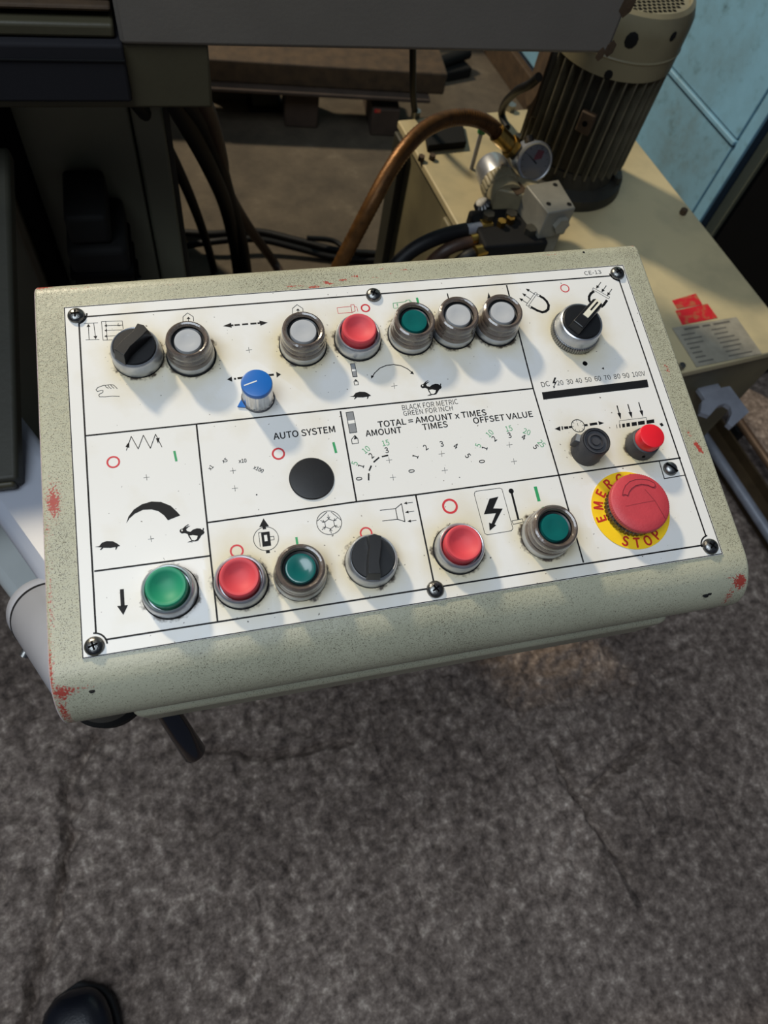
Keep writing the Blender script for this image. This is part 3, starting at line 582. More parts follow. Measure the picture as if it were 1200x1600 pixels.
# ------------------------------------------------------------------ shoe
st = at(112, 1548, z=0.05)
SM = RZ(-8, (st.x, st.y, 0)) @ Matrix.Rotation(0, 4, 'Z')   # local -y runs back to the heel
sh = thing('shoe', 'glossy black leather shoe toe at the bottom left corner', 'shoe', M=SM)
def shoe_ring(t, z_top, hw, n=20, z0=0.012):
    return [(math.cos(a), math.sin(a)) for a in [2 * PI * i / n for i in range(n)]]
secs = [(0.0, 0.012, 0.020, 0.030), (-0.006, 0.026, 0.012, 0.044), (-0.02, 0.038, 0.010, 0.052), (-0.045, 0.046, 0.010, 0.056), (-0.08, 0.050, 0.010, 0.062), (-0.12, 0.048, 0.010, 0.074), (-0.16, 0.040, 0.010, 0.088), (-0.20, 0.036, 0.010, 0.098), (-0.25, 0.038, 0.010, 0.10), (-0.285, 0.034, 0.012, 0.098), (-0.30, 0.016, 0.020, 0.090)]
bm = new(); rings = []
for y, hw, zb, zt in secs:
    c, h = (zb + zt) / 2, (zt - zb) / 2; ring = []
    for i in range(24):
        a = 2 * PI * i / 24; ca, sa = math.cos(a), math.sin(a)
        ring.append(bm.verts.new((hw * math.copysign(abs(ca) ** 0.75, ca), y, c + h * math.copysign(abs(sa) ** 0.85, sa))))
    rings.append(ring)
for A, B in zip(rings, rings[1:]):
    for i in range(24): bm.faces.new((A[i], A[(i + 1) % 24], B[(i + 1) % 24], B[i]))
bm.faces.new(rings[0]); bm.faces.new(list(reversed(rings[-1])))
o = obj('upper', bm, 'shoe', sh); o.modifiers.new('s', 'SUBSURF').levels = 1; o.modifiers['s'].render_levels = 2
out = [(hw + 0.004, y) for y, hw, _, _ in secs]; poly = [(0, 0.007)] + [(w_, y) for w_, y in out[1:-1]] + [(0, -0.308)] + [(-w_, y) for w_, y in reversed(out[1:-1])]
obj('sole', prism(new(), poly, 0.0, 0.016), 'sole', sh, bevel=0.003)
for k in range(4): obj('lace', tube(new(), [(-0.02, -0.115 - k * 0.018, 0.071 + k * 0.007), (0, -0.118 - k * 0.018, 0.0785 + k * 0.0072), (0.02, -0.121 - k * 0.018, 0.071 + k * 0.007)], 0.0022, 8, 5), 'sole', sh)
obj('opening', lathe(new(), [(0, 0.001), (.024, 0.001), (.028, .004), (.030, 0), (.027, -.006)], 32, Matrix.Translation((0, -0.235, 0.099)) @ Matrix.Diagonal((1, 1.5, 1, 1))), 'sole', sh)

# ================================================================== CONTROL CONSOLE
CPM = Matrix((PA, PB, PN)).transposed().to_4x4(); CPM.translation = PO
cp = thing('control_console', 'grey green control console with a white symbol faceplate and many buttons', 'control panel', M=CPM)
mm = 0.001
# ---- housing: bent cover, dense enough to carry its wear
XL, XR, YT, YB = -17.0, 386.5, 20.5, -240.0
Z0 = -0.9
prof = []
prof.append((YT, -62))
for k in range(5): prof.append((YT, -62 + (k + 1) * 10))
Rb = 9.0; Rf = 28.0
for k in range(1, 8): a = math.pi / 2 * k / 7; prof.append((YT - Rb + Rb * math.cos(a), Z0 - Rb + Rb * math.sin(a)))
ny = 110
for k in range(1, ny): prof.append((YT - Rb + (YB + Rf - YT + Rb) * k / ny, Z0))
for k in range(0, 13): a = math.pi / 2 * k / 12; prof.append((YB + Rf - Rf * math.sin(a), Z0 - Rf + Rf * math.cos(a)))
prof += [(YB + 0.5, -36), (YB + 1.5, -42), (YB + 12, -42), (YB + 12, -62)]
XS = [XL] + [XL + 1.2, XL + 2.4] + list(np.linspace(XL + 4, XR - 4, 190)) + [XR - 2.4, XR - 1.2, XR]
bm = new(); chip = bm.verts.layers.float.new('chip'); pit = bm.verts.layers.float.new('pit'); scr = bm.verts.layers.float.new('scrape')
def P2(x, y): v = P(x, y, Z0); return (v.x, v.y)
blobs = [(*P2(84, 785), 5, 12, 0.62), (*P2(84, 780), 8, 22, 0.42), (*P2(75, 830), 3, 22, 0.4), (*P2(92, 1082), 7, 5, 0.6), (*P2(112, 1076), 10, 2.4, 0.5), (*P2(134, 1071), 6, 1.6, 0.5),
         (*P2(1166, 905), 5, 5, 0.75), (*P2(1150, 902), 8, 3, 0.42), (*P2(1160, 925), 4, 6, 0.5), (*P2(62, 445), 9, 3.5, 0.6), (*P2(120, 449), 22, 1.6, 0.44), (*P2(200, 447), 16, 1.5, 0.42), (*P2(266, 446), 5, 1.6, 0.44),
         (*P2(590, 420), 14, 1.6, 0.4), (*P2(990, 380), 4, 2.5, 0.5), (*P2(80, 950), 2.5, 50, 0.4), (*P2(77, 1050), 3, 30, 0.5), (*P2(88, 1110), 4, 10, 0.5), (*P2(1042, 576), 3, 9, 0.45)]
lines = [((P2(430, 465)), (P2(560, 431)), 0.9, 0.62), ((P2(450, 448)), (P2(510, 440)), 0.8, 0.5), ((P2(1086, 692)), (P2(1096, 706)), 1.5, 0.72), ((P2(1072, 670)), (P2(1078, 680)), 1.1, 0.6), ((P2(845, 399)), (P2(900, 393)), 0.8, 0.42), ((P2(560, 440)), (P2(640, 420)), 0.8, 0.45)]
def attrs(v, x, y, z):
    c = 0.0
    for bx, by, rx, ry, s in blobs:
        d = math.hypot((x - bx) / rx, (y - by) / ry)
        if d < 1.6: c = max(c, s * (1 - d / 1.6) * 1.25)
    for (ax, ay), (bx, by), wd, s in lines:
        dx, dy = bx - ax, by - ay; t_ = max(0, min(1, ((x - ax) * dx + (y - ay) * dy) / (dx * dx + dy * dy)))
        d = math.hypot(x - ax - t_ * dx, y - ay - t_ * dy)
        if d < wd * 2: c = max(c, s * (1 - d / (wd * 2)) * 1.2)
    v[chip] = c
    e = min(x - XL, 400)
    v[pit] = 1.0 * max(0, 1 - abs(x - XL - 8) / 14) * (0.4 + 0.6 * (0.5 + 0.5 * math.sin(y * 0.03 - 0.5))) + 0.8 * max(0, 1 - abs(x - XR + 8) / 14) + 0.7 * max(0, 1 - abs(y - YT + 8) / 12)
    v[scr] = 0.75 * max(0, 1 - e / 1.6) + (0.35 * max(0, 1 - abs(y - YT + 2.5) / 3) if z < -1 and z > -9 else 0)
grid = []
for x in XS:
    row = []
    ed = min(x - XL, XR - x); sd = 1.4 - math.sqrt(max(0, 1.4 ** 2 - (1.4 - min(ed, 1.4)) ** 2)) if ed < 1.4 else 0
    for (y, z) in prof:
        v = bm.verts.new((x * mm, y * mm, (z - sd) * mm)); attrs(v, x, y, z); row.append(v)
    grid.append(row)
for a, b_ in zip(grid, grid[1:]):
    for i in range(len(a) - 1): bm.faces.new((a[i], b_[i], b_[i + 1], a[i + 1]))
for g_ in (grid[0], grid[-1]):
    f = bm.faces.new(g_)
hs = obj('housing', bm, 'housing', cp, angle=50)
# small dents in the paint
for (x, y, s) in ((142, 1079, 1.6), (1112, 926, 2.2), (1118, 924, 1.4), (912, 394, 0.9)):
    v = P(x, y, -4 if y > 900 else Z0); zz = Z0
    if v.y < YB + Rf: zz = Z0 - Rf + math.sqrt(max(0, Rf ** 2 - (YB + Rf - v.y) ** 2))
    bm = new(); bmesh.ops.create_icosphere(bm, subdivisions=2, radius=s * mm); bmesh.ops.transform(bm, matrix=Matrix.Translation((v.x * mm, v.y * mm, zz * mm)) @ Matrix.Diagonal((1, 0.8, 0.15, 1)), verts=bm.verts)
    obj('paint_dent', bm, 'soot', hs)
bm = box(new(), (12 * mm, (YB - 2.0) * mm, -92 * mm), (352 * mm, 8 * mm, -46 * mm)); obj('under_tray', bm, 'housing', cp, bevel=0.006, label='grey green lower tray under the cover')
# stem that joins the arm
bm = lathe(new(), [(0, -110), (22, -110), (22, -90), (0, -90)], 40, Matrix.Translation((0.06, -0.18, 0)), scale=mm); obj('mount_boss', bm, 'white_green', cp)

# ---- face plate with dirt painted around the controls
BTN = {}   # filled below, centre of each control in mm
def base(px, py, h): v = P(px, py, h); return (v.x, v.y)
CT = dict(sel1=base(210, 541, 11), lampw1=base(293, 531, 17), lampw2=base(474, 516, 17), red1=base(562, 512, 14.5), lampg1=base(648, 500, 17), lampw3=base(717, 491, 17), lampw4=base(786, 487, 17),
          sel2=base(909, 503, 13), blue=base(401, 598, 18.5), fuse=base(932, 689, 16), redk=base(1020, 680, 17), green1=base(259, 916, 14.5), red2=base(374, 901, 14.5), lampg2=base(470, 887, 17),
          sel3=base(583, 871, 11), red3=base(725, 848, 14.5), lampg3=base(868, 823, 17), stop=tuple(P(985, 797)), plug=tuple(P(487, 748)))
W_, H_ = 370.0, 211.97
bm = new(); dl_ = bm.verts.layers.float.new('dirt'); sl_ = bm.verts.layers.float.new('stain'); sp_ = bm.verts.layers.float.new('speck')
NX, NY = 250, 144; g2 = []
cen = [(c, 15.5 if k not in ('blue', 'fuse', 'redk', 'plug', 'stop') else {'blue': 9.6, 'fuse': 9.5, 'redk': 10, 'plug': 13, 'stop': 17}[k], k) for k, c in CT.items()]
CX = np.array([[c[0][0], c[0][1], c[1]] for c in cen])
for i in range(NX + 1):
    row = []
    for j in range(NY + 1):
        x, y = W_ * i / NX, -H_ * j / NY; v = bm.verts.new((x * mm, y * mm, 0))
        d = np.hypot(CX[:, 0] - x, CX[:, 1] - y) - CX[:, 2]; k = int(d.argmin()); dd = float(d[k])
        amt = {'stop': 0.0, 'plug': 0.35, 'blue': 0.25}.get(cen[k][2], 0.95)
        v[dl_] = amt * math.exp(-max(dd, 0) / 2.2) * (0.62 + 0.8 * noise.noise((x * .16, y * .16, 3))) if dd < 14 else 0
        v[sl_] = (0.95 * math.exp(-max(dd, 0) / 9.0) if cen[k][2] not in ('stop', 'blue', 'plug', 'green1') else 0.25 * math.exp(-max(dd, 0) / 10)) + 0.25 * noise.noise((x * .02, y * .02, 1)) + 0.15
        v[sp_] = 0.03 + 0.05 * math.exp(-max(dd, 0) / 14)
        row.append(v)
    g2.append(row)
for a, b_ in zip(g2, g2[1:]):
    for i in range(NY): bm.faces.new((a[i], a[i + 1], b_[i + 1], b_[i]))
loop = [r_[0] for r_ in g2] + g2[-1][1:] + [r_[-1] for r_ in reversed(g2[:-1])] + list(reversed(g2[0][1:-1]))
low = [bm.verts.new((v.co.x, v.co.y, -0.9 * mm)) for v in loop]
for i in range(len(loop)): j = (i + 1) % len(loop); bm.faces.new((loop[i], loop[j], low[j], low[i]))
fp = obj('faceplate', bm, 'faceplate', cp, angle=30, label='white aluminium faceplate printed with black symbols and text')

# ---- printing
ZI = 0.08
class Ink:
    def __init__(s): s.bm = bmesh.new()
    def quad(s, pts, z=ZI):
        pts = [Vector(p[:2]) for p in pts]; vs_ = [s.bm.verts.new((p.x * mm, p.y * mm, z * mm)) for p in pts]
        for t in tessellate_polygon([[Vector((p.x, p.y, 0)) for p in pts]]):
            try: s.bm.faces.new([vs_[i] for i in t])
            except ValueError: pass
        return s
    def poly(s, px, z=ZI): return s.quad([P(*p) for p in px], z)
    def mline(s, A, B, wd, z=ZI):
        A, B = Vector(A), Vector(B); d = B - A
        if d.length < 1e-6: return s
        d.normalize(); n_ = Vector((-d.y, d.x)) * wd / 2; e = d * wd * 0.25
        return s.quad([A - e + n_, B + e + n_, B + e - n_, A - e - n_], z)
    def line(s, px, wd=0.95, z=ZI, close=False):
        q_ = [P(*p) for p in px]; q_ = q_ + [q_[0]] if close else q_
        for a, b_ in zip(q_, q_[1:]): s.mline(a, b_, wd, z)
        return s
    def ring(s, px, r, wd, z=ZI, n=40, a0=0, a1=360):
        c = P(*px)
        for i in range(n):
            t0, t1 = math.radians(a0 + (a1 - a0) * i / n), math.radians(a0 + (a1 - a0) * (i + 1) / n)
            s.quad([c + Vector((math.cos(t0), math.sin(t0))) * (r - wd / 2), c + Vector((math.cos(t1), math.sin(t1))) * (r - wd / 2), c + Vector((math.cos(t1), math.sin(t1))) * (r + wd / 2), c + Vector((math.cos(t0), math.sin(t0))) * (r + wd / 2)], z)
        return s
    def disc(s, px, r, z=ZI, n=40):
        c = P(*px); return s.quad([c + Vector((math.cos(2 * PI * i / n), math.sin(2 * PI * i / n))) * r for i in range(n)], z)
    def arrow(s, p0, p1, wd=0.5, hl=2.4, hw=2.0):
        A, B = P(*p0), P(*p1); d = (B - A).normalized(); n_ = Vector((-d.y, d.x)); Q = B - d * hl
        s.mline(A, Q, wd); return s.quad([B, Q + n_ * hw / 2, Q - n_ * hw / 2])
    def done(s, name, m='black_ink', label=None, parent=None, M=None): return obj(name, s.bm, m, parent or fp, smooth=False, label=label, M=M)
import os
try: FONT = bpy.data.fonts.load(os.path.join(bpy.utils.system_resource('DATAFILES'), 'fonts', 'Noto Sans CJK Regular.woff2'))
except Exception: FONT = None
def text_polys(s, bold=0.0):
    cu = bpy.data.curves.new('t', 'FONT'); cu.body = s
    if FONT: cu.font = FONT
    cu.fill_mode = 'FRONT'; cu.resolution_u = 4
    o = bpy.data.objects.new('t', cu); C.objects.link(o); dg = bpy.context.evaluated_depsgraph_get(); dg.update()
    me = bpy.data.meshes.new_from_object(o.evaluated_get(dg)); vs_ = [(v.co.x, v.co.y) for v in me.vertices]; fs = [tuple(p.vertices) for p in me.polygons]
    bpy.data.objects.remove(o); bpy.data.curves.remove(cu); bpy.data.meshes.remove(me); return vs_, fs
_h = [v[1] for v in text_polys('H')[0]]; CAP = max(_h) - min(_h)
def put_text(ink, s, A, d, sx, sy, bold=0.0, z=ZI, centre=False):
    if bold:       # heavier weight: the same glyphs laid down again a hair to each side
        e = sy * bold * 2.2; d0 = Vector(d).normalized(); n0 = Vector((-d0.y, d0.x))
        for i, (u, v) in enumerate(((e, 0), (-e, 0), (0, e), (0, -e))): put_text(ink, s, Vector(A) + d0 * u + n0 * v, d, sx, sy, 0, z + 0.004 * (i + 1), centre)
    """baseline start A (mm), direction d, width scale fitted: sx = total width in mm or None, sy = capital height in mm"""
    vs_, fs = text_polys(s, bold); x0 = min(v[0] for v in vs_); x1 = max(v[0] for v in vs_); y0 = min(v[1] for v in vs_); y1 = max(v[1] for v in vs_)
    ky = sy / CAP; kx = (sx / (x1 - x0)) if sx else ky * 0.9
    d = Vector(d).normalized(); n_ = Vector((-d.y, d.x)); A = Vector(A)
    if centre: A = A - d * kx * (x1 - x0) / 2 - n_ * sy / 2
    V_ = [ink.bm.verts.new((*((A + d * (v[0] - x0) * kx + n_ * v[1] * ky) * mm), z * mm)) for v in vs_]
    for f in fs:
        try: ink.bm.faces.new([V_[i] for i in f])
        except ValueError: pass
def text(ink, s, L, R_, h, bold=0.0):
    A, B = P(*L), P(*R_); put_text(ink, s, A, B - A, (B - A).length, h, bold)
def char(ink, s, c, h, ang, bold=0.0):
    a = math.radians(ang); put_text(ink, s, P(*c), (math.cos(a), math.sin(a)), None, h, bold, centre=True)

k = Ink()   # border and dividing lines
k.line([(100.5, 481), (973, 414.5), (1128.5, 865), (129.5, 1028.5)], 0.55, close=True)  # outermost line draws in the shadow of the plate-edge gap
k.line([(133, 495), (955, 431)]); k.line([(967, 437), (1103, 838)]); k.line([(1097, 852), (165, 999.5)]); k.line([(150, 990), (123.5, 506)])
for c, a0, a1 in (((117, 492), -75, 5), ((966, 426), 182, 265), ((1112, 853), 95, 178), ((146, 1010), 2, 88)): k.ring(c, 6.8, 0.9, a0=a0, a1=a1, n=12)
k.line([(133.5, 681), (833, 607)]); k.line([(307, 664), (340, 971.5)]); k.line([(532, 643), (557, 784)]); k.line([(325, 816.5), (557, 784), (650, 773), (873, 742.5), (1063, 715.5)])
k.line([(791.5, 446), (833, 607), (873, 742.5), (911.5, 878.5)]); k.line([(649.5, 773.5), (678, 911)]); k.line([(148, 892.5), (328, 868.5)])
k.line([(1030, 721), (1038, 748), (1069.5, 742.5)], 0.6)
k.done('printed_lines_and_gap_shade')
# texts
k = Ink()
text(k, 'AUTO SYSTEM', (428, 687), (524, 675), 4.1, 0.012); text(k, 'AMOUNT', (572, 682), (628, 676), 3.9, 0.012)
text(k, 'TOTAL = AMOUNT x TIMES', (591.5, 668), (760.5, 648.5), 3.9, 0.012); text(k, 'TIMES', (661, 672), (700, 667), 3.9, 0.012)
text(k, 'OFFSET VALUE', (740.5, 662), (833, 651), 3.9, 0.012)
k.done('printed_headings')
k = Ink()
text(k, 'BLACK FOR METRIC', (629, 641), (716, 631), 3.4); text(k, 'GREEN FOR INCH', (631, 650), (708, 641), 3.2); text(k, 'CE-13', (914, 430), (940, 427.5), 3.0)
k.done('printed_small_text')
k = Ink()
text(k, 'DC', (847, 605), (859.5, 603), 3.6)
for s, x0, x1 in (('20', 871, 881), ('30', 886, 896), ('40', 900, 910), ('50', 915, 925), ('60', 930, 940), ('70', 945, 955), ('80', 960, 970), ('90', 974, 984), ('100V', 989, 1009)):
    f_ = lambda x: 605 - (x - 847) * 0.113
    text(k, s, (x0, f_(x0)), (x1, f_(x1)), 3.4)
k.poly([(866, 590), (869, 590), (866.5, 597), (870, 596), (866, 604), (867.5, 604.5), (865, 607), (864, 603), (865.2, 603.5), (866.8, 598.6), (863, 599)])
k.done('voltage_scale_text')
k = Ink()
for s, c, a in (('0', (561, 748), 88), ('1', (564, 728), 65), ('2', (580, 712), 32), ('3', (604, 703.5), 5)): char(k, s, c, 3.5, a, 0.01)
for s, c, a in (('0', (643, 736), 90), ('1', (649, 713), 62), ('2', (665, 699), 28), ('3', (690, 693.5), 5), ('4', (712, 697), -32), ('5', (731, 712), -62)): char(k, s, c, 3.5, a, 0.01)
for s, c, a in (('0', (753, 721), 90), ('1', (757, 700), 62), ('2', (772, 685.5), 28), ('3', (796, 680), 5), ('4', (818, 683), -32), ('5', (837, 698), -60)): char(k, s, c, 3.5, a, 0.01)
k.done('dial_numbers')
k = Ink()
for s, c, a in (('5', (554, 724), 65), ('10', (572, 702.5), 32), ('15', (602.5, 692), 5), ('5', (747, 696), 62), ('10', (765, 677), 35), ('15', (795, 669.5), 5), ('20', (823, 674.5), -30), ('25', (846, 693), -58)): char(k, s, c, 3.6, a)
k.done('green_dial_numbers', 'green_ink', 'green inch numbers')
k = Ink()
for s, c, a in (('x1', (329, 730.5), 45), ('x5', (351, 719.5), 20), ('x10', (379, 720), -2), ('x100', (404, 733), -35)): char(k, s, c, 2.3, a, 0.012)
k.done('multiplier_text')
k = Ink()
for c in ((608, 719), (614, 746), (690, 709), (695, 735), (796, 695), (803, 721), (229, 746), (236, 842), (364, 735.5), (367, 763), (389, 547), (616, 603)):
    x, y = c; k.line([(x - 4.5, y + .6), (x + 4.5, y - .6)], 0.22); k.line([(x - .6, y - 4.5), (x + .6, y + 4.5)], 0.22)
for c, r_ in (((401, 773), 0.45), ((587, 728.5), 0.3), ((718, 746), 0.35), ((935, 803), 0.0)):
    if r_: k.disc(c, r_, n=12)
k.done('centre_marks')
# dashed scale arc
k = Ink()
for a, b_ in (((576, 750), (576, 740)), ((577, 735), (580, 728)), ((584, 722), (592, 715)), ((597, 713.5), (606, 711.5))): k.line([a, b_], 0.9)
k.done('dashed_arc')
# circles and bars
for c, r_, wd in (((177, 722), 3.2, 1.0), ((435, 709), 3.3, 1.1), ((370, 861), 3.3, 1.0), ((572, 833), 3.2, 0.95), ((703, 791), 4.1, 1.3), ((882.5, 450.5), 2.9, 0.7), ((571, 481.5), 2.6, 1.0)):
    Ink().ring(c, r_, wd).done('red_circle', 'red_ink')
for a, b_, wd in (((272.5, 705.5), (275.5, 720), 1.3), ((521, 692), (525, 707), 1.5), ((463, 840), (465, 853), 1.3), ((836.5, 761.5), (842, 782), 2.0), ((651.5, 466), (654, 476), 1.5)):
    Ink().line([a, b_], wd).done('green_bar', 'green_ink')
# horizontal travel arrows
k = Ink(); k.poly([(348.5, 509.5), (361, 504.5), (362, 512)]); k.poly([(418.5, 504), (405, 501), (407, 509)])
for x0, x1 in ((359, 364), (367, 374), (379, 387), (392, 400), (403, 407)): f_ = lambda x: 509.5 - (x - 349) * 0.083; k.line([(x0, f_(x0)), (x1, f_(x1))], 1.2)
k.done('travel_arrows')
k = Ink(); k.poly([(354.5, 593), (362, 588.5), (363, 596.5)]); k.line([(366.5, 592), (368, 592)], 1.3); k.line([(372, 591), (380, 590)], 1.4); k.line([(418, 586.5), (427, 585.5)], 1.4); k.poly([(439, 585), (431.5, 581), (432.5, 590)])
k.done('travel_arrows')
# zigzag
k = Ink(); k.line([(197.5, 703.5), (205, 682), (216, 701.5), (224, 680), (235, 700.5), (243, 678.5), (253, 698.5)], 0.42); k.poly([(202, 690), (196, 698), (202, 700)]); k.poly([(247, 693), (243.5, 685), (249.5, 684)])
k.done('zigzag_symbol')
# table / wheel symbol top left
k = Ink(); k.line([(131.5, 505.5), (153, 504.5)], .3); k.line([(134, 531), (155, 530.5)], .3); k.arrow((139.3, 531), (138, 506), .35, 2.2, 2.2); k.arrow((146.5, 505.5), (149.6, 530), .35, 2.2, 2.2)
k.line([(158.5, 502.5), (191, 501.5), (192.5, 514)], .3); k.line([(158.5, 502.5), (161, 531.5), (175, 531)], .3); k.line([(165, 502.5), (167.7, 531.5)], .3)
for y in (509, 516.5, 525.5): k.arrow((192 if y < 520 else 182, y - 1), (163, y), .3, 1.5, 2.0)
k.line([(185, 505), (184, 509), (188, 509)], .25); k.done('table_feed_symbol')
# pointing hand
k = Ink(); q1 = lambda p: (40 + p[0] / 3, 420 + p[1] / 3)
for ln in ([(330, 567), (338, 557), (352, 551), (368, 546), (378, 546), (395, 543), (410, 544)], [(330, 567), (336, 575), (356, 570), (363, 571), (362, 580), (348, 586), (343, 592), (346, 600), (372, 600), (405, 597), (440, 598)], [(372, 547), (378, 555), (388, 560)], [(386, 545), (392, 555), (402, 562)], [(398, 544), (406, 553), (414, 560)], [(410, 544), (420, 552), (430, 562)]):
    k.line([q1(p) for p in ln], .35)
k.done('hand_symbol')
# house shaped lamp symbols
for ox, oy in ((293.5, 489), (464.5, 476)):
    k = Ink(); k.line([(ox - 7.5, oy + 14), (ox - 7.5, oy + 6), (ox - .5, oy), (ox + 8.5, oy + 6), (ox + 9, oy + 13)], .35); k.arrow((ox + 1, oy + 14), (ox + 1, oy + 6), .35, 1.6, 2.4); k.done('wheel_home_symbol')
# motor symbols red, green
q8 = lambda p: (500 + p[0] / 6, 440 + p[1] / 6)
k = Ink(); k.line([q8(p) for p in ((160, 245), (290, 233), (300, 290), (170, 298))], .3, close=True); k.line([q8(p) for p in ((288, 218), (318, 216), (330, 275), (300, 290))], .35, close=True); k.line([q8(p) for p in ((320, 232), (345, 240), (354, 280))], .3); k.done('red_motor_symbol', 'red_ink')
k = Ink(); k.line([q8(p) for p in ((690, 250), (684, 204), (806, 188), (806, 176), (840, 172), (846, 198))], .35); k.line([q8(p) for p in ((724, 200), (732, 246), (696, 252))], .3); k.poly([q8(p) for p in ((716, 214), (728, 212), (726, 228))]); k.line([q8(p) for p in ((846, 180), (862, 194))], .3); k.done('green_motor_symbol', 'green_ink')
k = Ink(); k.line([(699, 459), (701, 468)], .8); k.done('plain_mark'); k = Ink(); k.poly([(763, 457), (769, 470), (761, 470)]); k.done('arrow_mark')
# speed arc with turtle and hare
k = Ink(); ap = [q8(p) for p in ((488, 895), (512, 858), (560, 812), (620, 787), (690, 778), (760, 789), (820, 818), (862, 852))]; k.line(ap, .55); k.poly([q8(p) for p in ((480, 912), (478, 878), (505, 888))]); k.poly([q8(p) for p in ((882, 870), (845, 862), (864, 838))]); k.done('speed_arc')
hare = [(942, 978), (950, 965), (968, 960), (985, 942), (1010, 926), (1018, 930), (1000, 940), (990, 952), (1008, 942), (1030, 938), (1010, 950), (994, 966), (1003, 980), (1028, 986), (1050, 968), (1080, 958), (1108, 960), (1124, 972), (1128, 955), (1137, 958), (1133, 975), (1141, 990), (1132, 1005), (1118, 1012), (1106, 1032), (1090, 1056), (1070, 1062), (1035, 1063), (1050, 1070), (1030, 1068), (1004, 1070), (1020, 1062), (1036, 1056), (1018, 1030), (1006, 1004), (985, 996), (960, 1000), (946, 990)]
belly = [(1022, 1016), (1050, 1012), (1086, 1018), (1080, 1042), (1064, 1054), (1042, 1052)]
eye = [(955, 970), (966, 967), (968, 980), (958, 982)]
turtle = [(275, 1078), (312, 1071), (332, 1045), (370, 1032), (420, 1034), (452, 1050), (478, 1070), (458, 1075), (446, 1100), (439, 1100), (442, 1080), (400, 1086), (345, 1085), (326, 1103), (316, 1101), (330, 1083), (300, 1080)]
def sh_(pts, sc, o0, o1): return [(o1[0] + (p[0] - o0[0]) / 6 * sc, o1[1] + (p[1] - o0[1]) / 6 * sc) for p in pts]
for sc, h1_, t1_ in ((1.0, (657, 594.2), (546, 612)), (1.18, (280.5, 819), (148, 845.5))):
    ho = (942, 925); to = (275, 1032)
    Ink().poly(sh_(hare, sc, ho, h1_)).done('hare_symbol'); a_ = Ink().poly(sh_(belly, sc, ho, h1_), ZI + .03); a_.poly(sh_(eye, sc, ho, h1_), ZI + .03).done('hare_symbol_gap', 'white_ink')
    Ink().poly(sh_(turtle, sc, to, t1_)).done('turtle_symbol')
q4 = lambda p: (40 + p[0] / 3, 660 + p[1] / 3)
Ink().poly([q4(p) for p in ((472, 473), (482, 442), (508, 408), (545, 384), (590, 371), (635, 373), (680, 391), (708, 417), (725, 436), (667, 459), (650, 437), (622, 416), (590, 408), (550, 410), (512, 428), (487, 450))]).done('speed_sweep')
# grinding wheel pictograms
for c4, st_, hs_ in (([(547.5, 568.7), (554.2, 568), (558, 588.3), (551.3, 588.8)], [(549.3, 577.6), (555.9, 576.6), (556.5, 579.5), (549.9, 580.4)], [(553, 596.5), (555.5, 593), (559, 596), (560, 601), (554, 601.7)]),
                   ([(540.5, 644.6), (551.7, 643.2), (557.6, 675.3), (546.4, 676.7)], [(543.6, 657.5), (554.2, 656), (555.2, 661), (544.6, 662.4)], [(549.2, 686.6), (554.5, 680.3), (558.8, 685.2), (560.2, 692.2), (550.3, 693.7)])):
    Ink().poly(c4).done('wheel_symbol', 'grey_ink'); Ink().poly(st_, ZI + .03).done('wheel_symbol_gap', 'white_ink')
    Ink().line(c4, .35, ZI + .05, close=True).line(hs_, .4, close=True).poly([hs_[1], hs_[2], ((hs_[1][0] * .7 + hs_[0][0] * .3), hs_[0][1])]).done('wheel_symbol_outline')
# magnets
q7 = lambda p: (790 + p[0] / 6.316, 430 + p[1] / 6.316)
k = Ink(); k.line([q7(p) for p in ((338, 206), (375, 228), (405, 258), (424, 295), (420, 335), (395, 358), (360, 365), (315, 350), (255, 317))], 1.75)
for a, b_ in (((290, 190), (198, 133)), ((248, 238), (163, 178)), ((215, 278), (133, 227))): k.arrow(q7(a), q7(b_), .45, 2.6, 2.4)
k.line([q7(p) for p in ((293, 168), (312, 180), (222, 307), (202, 296))], .3, close=True); k.line([q7(p) for p in ((312, 190), (345, 198), (335, 215), (308, 205))], .3, close=True); k.line([q7(p) for p in ((235, 300), (262, 312), (250, 330), (228, 316))], .3, close=True)
k.done('release_magnet_symbol')
k = Ink(); k.line([q7(p) for p in ((868, 160), (840, 182), (824, 212), (824, 245), (842, 278))], 1.75); k.line([q7(p) for p in ((945, 312), (968, 292), (998, 250))], 1.75)
for a, b_ in (((940, 70), (893, 133)), ((993, 104), (946, 168)), ((1048, 138), (1002, 203))): k.arrow(q7(a), q7(b_), .5, 2.8, 2.4)
k.line([q7(p) for p in ((864, 124), (1026, 216), (1016, 234), (856, 140))], .3, close=True); k.line([q7(p) for p in ((850, 150), (872, 162))], .3)
k.done('clamp_magnet_symbol')
# meter window, hole
Ink().poly([(846.5, 613), (1011, 593), (1013.5, 605), (849, 624.5)], ZI).done('meter_window', 'black_plastic', 'long black meter window under the voltage scale')
Ink().disc((914, 568), 1.7).done('small_hole', 'void'); Ink().poly([(940, 576), (943, 573.5), (944, 577.5)]).done('ink_mark')
